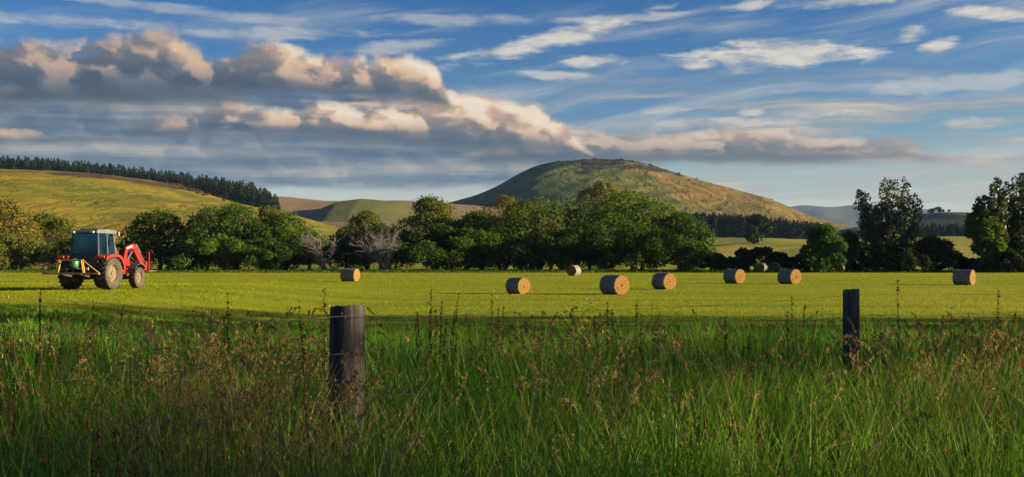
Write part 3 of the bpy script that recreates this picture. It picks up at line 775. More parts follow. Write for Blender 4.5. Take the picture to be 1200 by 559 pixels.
# rebuild its crown at true size once, then copy
bpy.data.objects.remove(shade_tree0.children[0]); bpy.data.objects.remove(shade_tree0.children[0])
Lb = dome_lobes(12.0, 16.0, 95, 60, 0.2, 1.0)
trunk_mb(16.0, .4, [tuple(l[:3]) for l in Lb[:8]], 95).build('trunk', bark, shade_tree0, True)
link('crown', crown_mesh('crown', Lb, SHADE_LEAVES, .24, 95), L_dark, shade_tree0)
for i, (x, y, h) in enumerate(SHADE_TREES):
    o = shade_tree0
    if i:
        o = shade_tree0.copy(); COL.objects.link(o)
        for chd in shade_tree0.children: c2 = chd.copy(); COL.objects.link(c2); c2.parent = o
    s = h/16.0; o.location = (x, y, float(gz(x, y))-.2); o.scale = (s, s, s); o.rotation_euler = (0, 0, i*1.3)

# ------------------------------------------------------------------ hay bales
def balemat(name, end):
    m, q, out = newmat(name)
    b = q.new('ShaderNodeBsdfPrincipled'); b.inputs['Roughness'].default_value = 0.9; b.inputs['Specular IOR Level'].default_value = .15
    tc = q.new('ShaderNodeTexCoord'); P = tc.outputs['Object']; sep = q.new('ShaderNodeSeparateXYZ'); q.put(sep.inputs[0], P); x, y, z = sep.outputs
    if end:
        r = q.m('SQRT', q.add(q.mul(y, y), q.mul(z, z))); a = q.m('ARCTAN2', z, y)
        sp = q.add(q.mul(r, 9.0), q.mul(a, 1/6.2832))
        n = q.noise(q.vec(q.mul(sp, 1.0), q.mul(a, 1.6), 0), 2.2, 6, .65); n2 = q.noise(P, 22, 4, .7)
        sw = q.m('SINE', q.mul(sp, 6.2832))
        f = q.add(q.add(q.mul(n, .6), q.mul(n2, .35)), q.mul(sw, .10))
        col = q.ramp(f, [(.28, (.06, .030, .008)), (.45, (.15, .085, .022)), (.60, (.26, .16, .048)), (.8, (.37, .275, .12))])
        hgt = f
    else:
        n = q.noise(q.vec(q.mul(x, 14.0), q.mul(y, 3.0), q.mul(z, 3.0)), 1.0, 6, .7); n2 = q.noise(P, 5.0, 4, .6)
        net = q.m('SINE', q.mul(x, 95.0))
        f = q.add(q.mul(n, .6), q.mul(n2, .4))
        col = q.ramp(f, [(.3, (.06, .058, .05)), (.5, (.13, .125, .105)), (.7, (.24, .225, .18))])
        col = q.mix(q.ss(net, .72, .95, 0, .45), col, (.42, .44, .44))
        hgt = n
    q.put(b.inputs['Base Color'], col)
    bp = q.new('ShaderNodeBump'); bp.inputs['Strength'].default_value = .8; bp.inputs['Distance'].default_value = .03
    q.put(bp.inputs['Height'], hgt); q.put(b.inputs['Normal'], bp.outputs[0]); q.put(out.inputs[0], b.outputs[0])
    return m
M_bs, M_be = balemat('bale_netting', False), balemat('bale_straw_end', True)
def bale_meshes(seed, R=.62, hl=.66):
    rng = np.random.RandomState(seed); n = 56
    def rr(t, x): return R*(1 + .012*np.sin(3*t+seed) + .008*np.sin(7*t+x*5)) * (1-.03*(x/hl)**4)
    # netted side
    xs_ = np.linspace(-hl, hl, 14); t = np.linspace(0, 2*math.pi, n, endpoint=False)
    v = []
    for x in xs_:
        r = rr(t, x) + rng.normal(size=n)*.006; flat = np.maximum(np.sin(t)*r, -.93*R)     # sits a little flat
        v.append(np.stack([np.full(n, x), np.cos(t)*r, flat], -1))
    v = np.concatenate(v); i, k = np.meshgrid(np.arange(13), np.arange(n), indexing='ij'); i = i.ravel(); k = k.ravel(); k2 = (k+1) % n
    side = np_mesh('net_wrap', v, [np.stack([i*n+k, i*n+k2, (i+1)*n+k2, (i+1)*n+k], -1)], True)
    # spiral end
    ends = []
    for s in (-1, 1):
        v = []; rings = 16
        for j in range(rings):
            f = 1-j/(rings-.4); x0 = s*(hl + .035*(1-f)**.5 + (.018 if j % 2 else -.012)*(f < .97) ) - s*.012
            r = rr(t, s*hl)*f*(1.0 if j else 1.004); rz = np.maximum(np.sin(t)*r, -.93*R)
            v.append(np.stack([x0 + rng.normal(size=n)*.007*(f < .97), np.cos(t + .25*j)*r if False else np.cos(t)*r, rz], -1))
        v = np.concatenate(v); i, k = np.meshgrid(np.arange(rings-1), np.arange(n), indexing='ij'); i = i.ravel(); k = k.ravel(); k2 = (k+1) % n
        f4 = np.stack([i*n+k, i*n+k2, (i+1)*n+k2, (i+1)*n+k], -1)
        cap = np.arange((rings-1)*n, rings*n).reshape(1, -1)
        ends.append(np_mesh('straw_end', v, [f4 if s < 0 else f4[:, ::-1], cap], False))
    return side, ends
BALE = [bale_meshes(s) for s in (1, 2, 3)]
def straw_mesh(seed, R=.62, hl=.66):
    rng = np.random.RandomState(seed); n = 420; V = []
    t = rng.rand(n)*6.283; e = np.where(rng.rand(n) < .5, -1, 1); kind = rng.rand(n)
    rr_ = np.where(kind < .55, R*(.97+.03*rng.rand(n)), R*np.sqrt(rng.rand(n))); x = e*(hl*(.97+.06*rng.rand(n)))
    z = np.maximum(np.sin(t)*rr_, -.92*R); p = np.stack([x, np.cos(t)*rr_, z], -1)
    low = kind > .85; p[low] = np.stack([rng.uniform(-.95, .95, low.sum())*hl, rng.choice([-1, 1], low.sum())*rng.uniform(.1, .75, low.sum())*R, np.full(low.sum(), -.91*R)], -1)
    d = unit(np.stack([e*.5, np.cos(t)*.6, np.sin(t)*.6], -1)+rng.normal(size=(n, 3))*.7); d[low, 2] = np.abs(d[low, 2])*.25
    sd_ = unit(np.cross(d, rng.normal(size=(n, 3)))); ln = .05+.10*rng.rand(n)
    v = np.stack([p-sd_*.006, p+sd_*.006, p+d*ln[:, None]], 1).reshape(-1, 3)
    return np_mesh('loose_straw', v, [np.arange(3*n).reshape(n, 3)])
STRAW = [straw_mesh(s) for s in (11, 12, 13)]
M_ls = leafmat('loose_straw', [(.22, .15, .06), (.38, .28, .12), (.5, .4, .2)], .25)
bl = [ # px, base row, dia px, angle of the lit end from the line of sight (deg), label
 (607, 344.5, 20.0, 42, 'hay bale nearest the left post, alone in the middle of the field'),
 (720, 345.0, 24.0, 40, 'largest and nearest round hay bale, right of the field centre'),
 (778, 339.0, 20.0, 42, 'round hay bale just right of the largest one'),
 (860.5, 332.0, 17.8, 45, 'round hay bale left of the pair at the hedge'),
 (925, 333.0, 18.4, 46, 'round hay bale in front of the bright green round tree, right of the pair'),
 (1129.5, 334.0, 19.0, 70, 'rightmost round hay bale, alone near the right edge'),
 (410.5, 330.0, 16.0, 62, 'leftmost round hay bale, between tractor and post top'),
 (672.5, 323.0, 12.8, -24, 'small far bale with its round end to the viewer, at the foot of the willows'),
 (803, 318.0, 11.5, 48, 'small far bale at the right end of the tree row'),
 (893, 319.0, 11.5, -22, 'left one of the two bales standing close together by the hedge'),
 (907.5, 318.6, 11.8, -14, 'right one of the two bales standing close together by the hedge'),
 (984.5, 319.4, 10.0, -10, 'small far bale at the right foot of the bright green round tree'),
]
for i, (px, by, dia, ang, lb) in enumerate(bl):
    D = F*CAMZ/(by-HZ); s = dia/F*D/1.22
    x = px2x(px, D)
    root = empty('hay_bale', (x, D, float(gz(x, D))+.60*.93*s+.0)); tag(root, lb, 'hay bale', 'round hay bales in the field')
    to_cam = math.atan2(0-D, 0-x)                           # heading to the camera
    root.rotation_euler = (0, 0, to_cam + math.radians(ang)); root.scale = (s, s, s)
    sm, em = BALE[i % 3]; root.scale = (s*(1+.04*math.sin(i*2.1)), s*(1+.035*math.sin(i*3.3)), s*(1-.035*abs(math.sin(i*1.7))))
    tag(link('loose_straw', STRAW[i % 3], M_ls, root), kind='stuff')
    o = link('net_wrap', sm, M_bs, root)
    for e in em: link('straw_end', e, M_be, root)

# ------------------------------------------------------------------ tractor
red = solid('red_paint', (0.28, 0.009, 0.010), (0.19, 0.010, 0.009), 6.0, 0.42)
red_dull = solid('worn_red_paint', (0.26, 0.016, 0.016), (0.18, 0.014, 0.014), 4.0, 0.45)
yellow = solid('rusty_yellow_paint', (0.50, 0.29, 0.04), (0.30, 0.15, 0.035), 7.0, 0.6, bump=.2, bscale=20)
blackm = solid('black_metal', (0.018, 0.019, 0.021), (0.04, 0.04, 0.042), 5.0, 0.55)
rubber = solid('tyre_rubber', (0.022, 0.022, 0.022), (0.06, 0.052, 0.042), 4.0, 0.85, bump=.3, bscale=25)
rimpaint = solid('dusty_rim', (0.10, 0.07, 0.042), (0.16, 0.12, 0.08), 5.0, 0.6)
steel = solid('cylinder_steel', (0.55, 0.55, 0.55), (0.42, 0.42, 0.42), 8.0, 0.25, 0.9)
forksteel = solid('worn_fork_steel', (0.12, 0.10, 0.085), (0.2, 0.17, 0.14), 8.0, 0.5, 0.6)
roofm = solid('grey_roof', (0.075, 0.09, 0.105), (0.11, 0.125, 0.14), 3.0, 0.5)
guardm = solid('grey_mudguard', (0.030, 0.034, 0.042), (0.05, 0.055, 0.062), 4.0, 0.5)
greenp = solid('green_plastic', (0.012, 0.11, 0.045), (0.02, 0.15, 0.06), 4.0, 0.45)
lampred = solid('lamp_red', (0.45, 0.02, 0.012), None, 4.0, 0.2)
lampor = solid('lamp_orange', (0.55, 0.12, 0.015), None, 4.0, 0.2)
white_p = solid('white_paint', (0.6, 0.6, 0.58), (0.5, 0.5, 0.48), 5.0, 0.5)
def glassmat():
    m, q, out = newmat('teal_cab_glass')
    t = q.new('ShaderNodeBsdfTransparent'); t.inputs[0].default_value = (0.06, 0.30, 0.38, 1)
    g = q.new('ShaderNodeBsdfGlossy'); g.inputs['Roughness'].default_value = .04; g.inputs[0].default_value = (.35, .85, 1.0, 1)  # teal of the reflected sky is put into the pane and gloss colours
    lw = q.new('ShaderNodeLayerWeight'); lw.inputs[0].default_value = .45
    mx = q.new('ShaderNodeMixShader'); q.put(mx.inputs[0], q.ss(lw.outputs['Fresnel'], 0.0, .6, 0.09, .5)); q.put(mx.inputs[1], t.outputs[0]); q.put(mx.inputs[2], g.outputs[0])
    q.put(out.inputs[0], mx.outputs[0]); return m
glass = glassmat()

def wheel(root, name, x, y, R, w, lugs):
    s = 1 if x > 0 else -1
    h = w/2
    prof = [(-h*.78, R*.60), (-h*.98, R*.70), (-h, R*.82), (-h*.86, R*.93), (-h*.55, R*.962), (0, R*.968), (h*.55, R*.962), (h*.86, R*.93), (h, R*.82), (h*.98, R*.70), (h*.78, R*.60)]
    mb = MB().lathe_x(prof, (x, y, R), 48, True)
    for k in range(lugs):
        for sd2 in (-1, 1):
            t = 2*math.pi*(k+.5*(sd2 > 0))/lugs
            Rm = Matrix.Rotation(t, 3, 'X') @ Matrix.Rotation(sd2*math.radians(40), 3, 'Z')
            c = Vector((x+sd2*h*.5, y, R)) + Matrix.Rotation(t, 3, 'X') @ Vector((0, 0, R*.965))
            mb.box(c, (h*1.1, R*.075, R*.075), Rm)
    tyre = mb.build(name, rubber, root, True)
    o = s*h
    rp = [(o*.80, R*.61), (o*.86, R*.58), (o*.72, R*.55), (o*.30, R*.50), (o*.20, R*.34), (o*.42, R*.30), (o*.45, R*.13), (o*.62, R*.12), (o*.64, R*.0), (-o*.1, 0), (-o*.7, R*.55), (-o*.8, R*.61)]
    rim = MB().lathe_x(rp, (x, y, R), 36, False)
    rim.build('rim', rimpaint, tyre, True)
    nb = MB()
    for k in range(8):
        t = 2*math.pi*k/8; c = (x+o*.47, y+math.cos(t)*R*.22, R+math.sin(t)*R*.22); nb.tube([(c[0]-.02*s, c[1], c[2]), (c[0]+.03*s, c[1], c[2])], .016, 6)
    nb.build('wheel_nuts', steel, tyre)

def build_tractor():
    D = 49.0; xr = px2x(129, D)                             # right rear wheel as seen in the photo
    rz = math.radians(-9.5)
    h = Vector((math.sin(-rz), math.cos(-rz))); r = Vector((h.y, -h.x))
    base = Vector((xr, D)) - r*1.0
    z0 = float(gz(base.x+.6, base.y+1.0))
    root = empty('tractor', (base.x, base.y, z0), rz)
    tag(root, 'red farm tractor with cab, front loader forks and yellow rear frame', 'tractor')
    for s in (-1, 1):
        wheel(root, 'rear_wheel', s*1.0, 0, .78, .52, 20)
        wheel(root, 'front_wheel', s*.95, 2.55, .53, .38, 16)
    ch = MB().box((0, 1.2, .72), (.50, 3.3, .42), ch=.05).box((0, 0, .82), (.62, .75, .62), ch=.06)
    ch.tube([(-.85, 0, .78), (.85, 0, .78)], .13, 12).tube([(-.85, 2.55, .53), (.85, 2.55, .53)], .085, 10).box((0, 2.55, .55), (.3, .3, .25), ch=.04)
    ch.build('chassis', blackm, root, True)
    # bonnet
    hp = [(1.12, 1.0), (1.12, 1.72), (1.5, 1.70), (2.4, 1.60), (2.78, 1.50), (2.92, 1.30), (2.94, .92), (2.6, .86)]
    MB().prism_x(hp, -.37, .37).build('bonnet', red, root)
    MB().box((0, 2.955, 1.12), (.56, .03, .42), ch=.01).build('grille', blackm, root)
    sp = MB()
    for s in (-1, 1):
        for k in range(4): sp.box((s*.378, 1.75+.2*k, 1.25), (.012, .13, .26), Matrix.Rotation(.2, 3, 'X'))
    sp.build('side_vents', blackm, root)
    # cab
    zb, zt = 1.18, 2.70
    cz = MB().box((0, .28, 1.28), (1.42, 1.55, .36), ch=.05).box((0, -.50, 1.42), (1.40, .10, .62), ch=.03)
    cz.build('cab_floor', blackm, root)
    cor = {'rl': ((-.72, -.52, 1.55), (-.64, -.44, zt)), 'rr': ((.72, -.52, 1.55), (.64, -.44, zt)),
           'ml': ((-.75, .22, 1.35), (-.68, .20, zt)), 'mr': ((.75, .22, 1.35), (.68, .20, zt)),
           'fl': ((-.66, 1.12, 1.3), (-.60, .92, zt)), 'fr': ((.66, 1.12, 1.3), (.60, .92, zt))}
    for k, (a, b) in cor.items(): MB().bar(a, b, .075, .085, .015).build('cab_pillar', blackm if k[0] != 'r' else guardm, root)
    fr = MB().bar(cor['rl'][0], cor['rr'][0], .07, .07).bar(cor['fl'][0], cor['fr'][0], .06, .06)
    for s in 'lr': fr.bar(cor['r'+s][0], cor['m'+s][0], .06, .06).bar(cor['m'+s][0], cor['f'+s][0], .06, .06)
    fr.build('cab_frame', blackm, root)
    def pane(name, a, b, t=.012, inset=.04):
        (a0, a1), (b0, b1) = a, b
        P = [Vector(p) for p in (a0, b0, b1, a1)]; c = sum(P, Vector())/4
        P = [p + (c-p)*inset for p in P]; n = (P[1]-P[0]).cross(P[3]-P[0]).normalized()*t
        MB().raw([p-n/2 for p in P]+[p+n/2 for p in P], [(0, 3, 2, 1), (4, 5, 6, 7), (0, 1, 5, 4), (1, 2, 6, 5), (2, 3, 7, 6), (3, 0, 4, 7)]).build(name, glass, root)
    pane('rear_window', cor['rl'], cor['rr'])
    for s in 'lr': pane('quarter_window', cor['r'+s], cor['m'+s]); pane('door_window', cor['m'+s], cor['f'+s])
    pane('windscreen', cor['fl'], cor['fr'])
    rfm = MB()
    rp = [(-.66, 2.70), (-.68, 2.78), (-.58, 2.86), (.2, 2.90), (.95, 2.87), (1.16, 2.79), (1.14, 2.70)]
    rfm.prism_x(rp, -.72, .72)
    rfo = rfm.build('roof', roofm, root)
    MB().box((0, .25, 2.905), (.9, .9, .03), ch=.01).build('roof_hatch', guardm, rfo)
    wl = MB()
    for s in (-1, 1): wl.box((s*.5, -.70, 2.75), (.18, .07, .10), ch=.015)
    wl.build('work_lamps', white_p, rfo)
    for s in (-1, 1):
        MB().tube([(s*.78, 1.1, 2.60), (s*.78, 1.1, 2.80)], [.07, .055], 12).build('beacon', lampred, root, True)
        mm = MB().tube([(s*.66, 1.05, 2.4), (s*.95, 1.15, 2.42)], .014, 6).box((s*.98, 1.15, 2.28), (.16, .04, .28), ch=.012); mm.build('mirror', blackm, root)
    MB().box((0, .05, 1.72), (.46, .12, .62), ch=.05).box((0, .25, 1.48), (.48, .45, .12), ch=.04).build('seat', blackm, root)
    sw = MB(); pts = [(math.cos(t)*.19, .78+math.sin(t)*.12, 1.86+math.sin(t)*.13) for t in np.linspace(0, 2*math.pi, 17)]
    sw.tube(pts, .014, 6).tube([(0, .78, 1.86), (0, .98, 1.45)], .02, 6); sw.build('steering_wheel', blackm, root)
    # rear mudguards
    ar = [(-.80, 1.50), (-.74, 1.60), (-.3, 1.70), (.25, 1.70), (.55, 1.60), (.78, 1.36), (.90, 1.02)]
    for s in (-1, 1):
        inner = [(y*.955-.005, z-.05) for y, z in ar]
        mg = MB()
        for i in range(len(ar)-1):
            q4 = [ar[i], ar[i+1], inner[i+1], inner[i]]; mg.prism_x(q4, s*.70, s*1.28)
        lip = [(y*.90, z-.13) for y, z in ar]
        for i in range(len(ar)-1): mg.prism_x([ar[i], ar[i+1], lip[i+1], lip[i]], s*1.281, s*1.30)
        mgo = mg.build('rear_mudguard', red_dull, root)
        MB().box((s*1.05, -.80, 1.57), (.30, .05, .10), ch=.015).build('tail_lamp', lampor, mgo)
        af = [(2.02, .78), (2.06, 1.02), (2.25, 1.20), (2.55, 1.25), (2.85, 1.16), (3.02, .98)]
        fg = MB()
        for i in range(len(af)-1):
            a, b = af[i], af[i+1]; inn = lambda p: (2.55+(p[0]-2.55)*.95, .53+(p[1]-.53)*.95)
            fg.prism_x([a, b, inn(b), inn(a)], s*.74, s*1.16)
        fg.box((s*.72, 2.5, 1.0), (.05, .06, .4)); fg.build('front_mudguard', guardm, root)
        st = MB()
        for k in range(3): st.box((s*.80, .98+.02*k, .48+.26*k), (.30, .24, .04), ch=.01)
        st.bar((s*.68, .98, .45), (s*.68, 1.02, 1.15), .04, .06); st.build('step', blackm, root)
    MB().tube([(.46, 1.28, 1.35), (.46, 1.28, 1.55), (.46, 1.28, 2.0)], .075, 12).tube([(.46, 1.28, 1.98), (.46, 1.28, 2.5), (.46, 1.32, 2.62), (.46, 1.42, 2.72)], .045, 10).build('exhaust', blackm, root, True)
    MB().box((-.62, 1.05, .75), (.36, .8, .42), ch=.06).box((.62, 1.25, .75), (.30, .5, .36), ch=.05).build('fuel_tank', blackm, root)
    # front loader
    ld = {}
    for s in (-1, 1):
        x = s*.62
        tw = MB().prism_x([(1.60, .72), (1.92, .72), (2.0, 1.25), (2.16, 1.95), (1.94, 2.02), (1.72, 1.35)], x-.06, x+.06)
        tw.box((s*.45, 1.75, .85), (.34, .26, .22), ch=.02)
        tw.build('loader_tower', red, root)
        arm = MB().prism_x([(1.92, 1.86), (1.96, 2.06), (2.62, 2.24), (2.92, 2.20), (3.12, 1.96), (3.92, 1.02), (3.82, .86), (3.66, .90), (2.90, 1.72), (2.70, 1.92), (2.55, 1.98)], x-.05, x+.05)
        arm.box((x, 2.80, 2.03), (.15, .26, .26), Matrix.Rotation(-.4, 3, 'X'), ch=.03)
        ao = arm.build('loader_arm', red, root)
        MB().bar((x+s*.056, 2.05, 2.0), (x+s*.056, 2.6, 2.12), .012, .07).build('white_stripe', white_p, ao)
        MB().tube([(x+s*.0, 1.84, 1.12), (x, 2.25, 1.48)], .055, 10).build('lift_cylinder', red, ao, True)
        MB().tube([(x, 2.25, 1.48), (x, 2.66, 1.86)], .034, 8).build('piston_rod', steel, ao, True)
        MB().tube([(x, 3.0, 2.22), (x, 3.42, 1.78)], .05, 10).tube([(x, 3.42, 1.78), (x, 3.86, 1.30)], .030, 8).build('tilt_cylinder', steel, ao, True)
        MB().prism_x([(3.70, .86), (3.95, .90), (4.02, 1.32), (3.86, 1.36), (3.80, 1.08)], x-.075, x+.075).build('tilt_bracket', red, root)
    MB().bar((-.62, 3.25, 1.66), (.62, 3.25, 1.66), .12, .12, .02).build('cross_tube', red, root)
    hb = MB()
    for s in (-1, 1): hb.bar((s*.70, 4.12, .80), (s*.70, 4.14, 1.82), .08, .07, .01)
    for z in (1.80, 1.38, .86): hb.bar((-.70, 4.13, z), (.70, 4.13, z), .065, .06, .01)
    for s in (-1, 1): hb.bar((s*.24, 4.13, .86), (s*.24, 4.13, 1.38), .05, .05, .01)
    hb.build('fork_carriage', red, root)
    for s in (-1, 1): MB().prism_x([(4.17, 1.25), (4.21, 1.25), (4.23, .89), (5.30, .85), (5.30, .83), (4.17, .80)], s*.5-.05, s*.5+.05).build('fork_tine', forksteel, root)
    # yellow frame carried on the rear linkage
    y = -1.62
    rear = MB().bar((-1.45, y, .80), (1.45, y, .80), .09, .09, .012).bar((-.63, y, 1.42), (.63, y, 1.42), .075, .075, .01)
    for s in (-1, 1):
        rear.bar((s*.66, y-.01, .82), (s*.56, y-.01, 1.43), .17, .05, .008)
        rear.bar((s*1.42, y, .82), (s*.60, y, 1.40), .06, .06, .008)
        rear.bar((s*1.30, y, .80), (s*.60, y+.5, .80), .06, .06, .008)
    ro = rear.build('rear_frame', yellow, root, label='rusty yellow carrying frame on the rear linkage')
    lk = MB()
    for s in (-1, 1): lk.bar((s*.42, -.25, .55), (s*.46, y, .78), .06, .09, .01).bar((s*.42, -.45, 1.25), (s*.44, -.95, .68), .04, .04)
    lk.tube([(0, -.4, 1.25), (0, y, 1.38)], .035, 8); lk.build('linkage', blackm, root)
    cn = MB(); cn.tube([(-.05, y+.35, 1.08), (-.05, y+.35, 1.14), (-.05, y+.35, 1.40), (-.05, y+.35, 1.47), (-.05, y+.35, 1.50)], [.17, .20, .20, .15, .07], 18)
    cn.build('green_canister', greenp, root, True); MB().box((-.05, y+.33, 1.03), (.6, .5, .05), ch=.01).build('canister_tray', blackm, root)
    MB().box((.36, -.98, 1.02), (.26, .03, .13)).build('number_plate', white_p, root)
    return root
build_tractor()

# ------------------------------------------------------------------ fence
def woodmat():
    m, q, out = newmat('weathered_post_wood')
    b = q.new('ShaderNodeBsdfPrincipled'); b.inputs['Roughness'].default_value = .9
    tc = q.new('ShaderNodeTexCoord'); P = tc.outputs['Object']; mp = q.new('ShaderNodeMapping'); mp.inputs['Scale'].default_value = (22, 22, 1.3); q.put(mp.inputs[0], P)
    n = q.noise(mp.outputs[0], 1.6, 7, .65); n2 = q.noise(P, 5, 4, .6)
    f = q.add(q.mul(n, .7), q.mul(n2, .3))
    q.put(b.inputs['Base Color'], q.ramp(f, [(.34, (.012, .010, .008)), (.50, (.055, .050, .043)), (.72, (.16, .155, .145))]))
    bp = q.new('ShaderNodeBump'); bp.inputs['Strength'].default_value = .9; bp.inputs['Distance'].default_value = .012; q.put(bp.inputs['Height'], n); q.put(b.inputs['Normal'], bp.outputs[0])
    q.put(out.inputs[0], b.outputs[0]); return m
wood = woodmat()
wirem = solid('galvanised_wire', (.045, .055, .06), (.09, .10, .105), 30, .6, .3)
fence = empty('wire_fence', (0, 5, float(gz(0, 5)))); tag(fence, 'weathered wooden post and wire fence through the long grass', 'fence')
FL = fence.location
def post(px, top, D, dia, seed, label):
    x = px2x(px, D); zt = px2z(top, D); zb = float(gz(x, D))-.25
    rng = random.Random(seed); n = 28; vs = []; fs = []
    zsn = [zb, zb+.3, zb+.6, zb+.85, zb+1.0, zt-.10, zt-.02, zt-.004, zt]; rad = [1.03, 1.02, 1.0, .99, 1.0, .985, .98, .955, .90]
    ph = [rng.uniform(0, 6.28) for _ in range(4)]
    ck = [rng.uniform(0, 6.28) for _ in range(5)]
    for i, z in enumerate(zsn):
        for k in range(n):
            t = 2*math.pi*k/n; r = dia/2*rad[i]*(1+.03*math.sin(2*t+ph[0])+.015*math.sin(5*t+ph[1]+z*2))
            for c in ck:
                d = abs((t-c-0.03*math.sin(z*6)+math.pi) % (2*math.pi)-math.pi)
                if d < .10: r -= dia*.022*(1-d/.10)
            vs.append((x-FL.x+math.cos(t)*r+(z-zb)*(.008 if seed == 3 else .006), D-FL.y+math.sin(t)*r, z-FL.z + ((0.006*math.sin(t+ph[2])+.003*math.sin(7*t+ph[3])) if i >= 6 else 0)))
    for i in range(len(zsn)-1):
        for k in range(n): fs.append((i*n+k, i*n+(k+1) % n, (i+1)*n+(k+1) % n, (i+1)*n+k))
    fs.append(tuple(range((len(zsn)-1)*n, len(zsn)*n)))
    o = MB().raw(vs, fs).build('post', wood, fence, True); o['label'] = label
    return x, D
post(404.5, 358, 5.0, .168, 3, 'thicker weathered grey post, nearer, in the left half')
post(996, 339, 9.0, .140, 4, 'thinner dark weathered post, farther, in the right half')
stm = solid('rusty_staple', (.10, .06, .04), (.18, .12, .08), 40, .6, .5)
# wires: (depth row at left edge, at post one, at post two, right end) as rows of the photo
P0, P1, P2, P3 = (-420, 2.9), (406, 4.93), (996, 8.93), (1500, 13.5)
wires = [(392, 369, 345, 334), (462, 412, 369, 350), (540, 466, 398, 372), (640, 505, 424, 390)]
for w in wires:
    pts = []
    knots = [(P0, w[0]), (P1, w[1]), (P2, w[2]), (P3, w[3])]
    K3 = [Vector((px2x(p[0], p[1])+.0, p[1]-.09, px2z(r, p[1]))) for p, r in knots]
    for a, b in zip(K3[:-1], K3[1:]):
        for i in range(10):
            t = i/10; p = a.lerp(b, t); p.z -= .035*4*t*(1-t); pts.append(p-FL)
    pts.append(K3[-1]-FL)
    MB().tube(pts, .0014, 5).build('wire', wirem, fence)
    for kk in (1, 2):
        p = K3[kk]-FL; MB().tube([p+Vector((-.008, .03, .012)), p+Vector((-.008, -.004, .010)), p+Vector((.008, -.004, -.010)), p+Vector((.008, .03, -.012))], .002, 5).build('staple', stm, fence)

# ------------------------------------------------------------------ grass
def blades(n, x, y, z, L, W, lean, rng, segs=(0, .4, .75), curl=1.0, a=None):
    """curved tapering blades"""
    if a is None: a = rng.rand(n)*6.283
    d = np.stack([np.cos(a), np.sin(a), 0*a], -1)
    fa = a + 1.57 + rng.normal(size=n)*.6; side = np.stack([np.cos(fa), np.sin(fa), 0*fa], -1)
    base = np.stack([x, y, z], -1); V = []
    ln = (lean*(.4+1.2*rng.rand(n)))[:, None]
    def at(t): return base + L[:, None]*((np.array([0, 0, 1.0])*(t - .35*ln*t*t*curl)) + d*(ln*(.35*t+.65*t*t)))
    wid = [1.0, .85, .55, .4]
    for i, t in enumerate(segs):
        c = at(t); w = (W*wid[i])[:, None]*.5
        V += [c-side*w, c+side*w]
    V.append(at(1.0)); k = 2*len(segs)+1
    V = np.stack(V, 1).reshape(-1, 3); o = np.arange(n)[:, None]*k
    Q = np.concatenate([np.zeros((0, 4), dtype=int)]+[o+np.array([2*i, 2*i+1, 2*i+3, 2*i+2]) for i in range(len(segs)-1)]); Tn = o+np.array([k-3, k-2, k-1])
    return V, Q, Tn, at(1.0), d
def join(parts):
    V, Q, Tn, off = [], [], [], 0
    for v, q_, t_ in parts: V.append(v); Q.append(q_+off); Tn.append(t_+off); off += len(v)
    return np.concatenate(V), np.concatenate(Q), np.concatenate(Tn)
GR = np.random.RandomState(21)
def fan(n, y0, y1, p=1.0, margin=1.12, rng=GR):
    """points spread over the view's wedge and some way past its sides"""
    y = (y0**(p+1)+(y1**(p+1)-y0**(p+1))*rng.rand(n))**(1/(p+1)); x = (rng.rand(n)*2-1)*(y*.5*margin+1.2)
    return x, y
def clump(x, y, wl=1.6):  # 0..1 patchiness
    return np.clip(.5+.5*wav(x, y, wl, 0, 6), 0, 1)

G_tall = leafmat('tall_grass_blades', [(0.065, 0.20, 0.012), (0.11, 0.28, 0.016), (0.18, 0.34, 0.024), (0.30, 0.34, 0.05)], 0.45, 0.012, .6, .35, .5)
parts = []
for (n, y0, y1, l0, l1, w, per) in ((52000, 2.2, 7, .62, 1.22, .0078, 40), (80000, 6.5, 14, .55, 1.05, .0105, 32), (84000, 13, 34, .34, .62, .018, 22)):
    nt_ = int(n*.8/per); cx, cy = fan(nt_, y0, y1, .6); k = np.repeat(np.arange(nt_), per)
    ts = .6+.55*clump(cx, cy, 2.1)*(.5+.8*GR.rand(nt_))                        # each tussock has its own height
    a_ = GR.rand(len(k))*6.283; rr_ = np.abs(GR.normal(size=len(k)))*.055
    x = np.concatenate([cx[k]+np.cos(a_)*rr_, (fx := fan(n-len(k), y0, y1, .6))[0]]); y = np.concatenate([cy[k]+np.sin(a_)*rr_, fx[1]])
    m_ = len(x)-len(k); a_ = np.concatenate([a_, GR.rand(m_)*6.283]); hs_ = np.concatenate([ts[k], .55+.35*GR.rand(m_)])
    edge = 1-sstep(20, 34, y+2.0*wav(x, y, 6, 2))*.68; nn_ = len(x)
    L = (l0+(l1-l0)*GR.rand(nn_))*hs_*edge
    v, q_, t_, _, _ = blades(nn_, x, y, gz(x, y)-.02, L, w*(.6+.8*GR.rand(nn_)), .18+.42*GR.rand(nn_), GR, a=a_)
    parts.append((v, q_, t_))
v, q_, t_ = join(parts)
tag(link('tall_grass', np_mesh('tall_grass', v, [q_, t_]), G_tall), 'long shaded green grass around the fence', 'grass', kind='stuff')

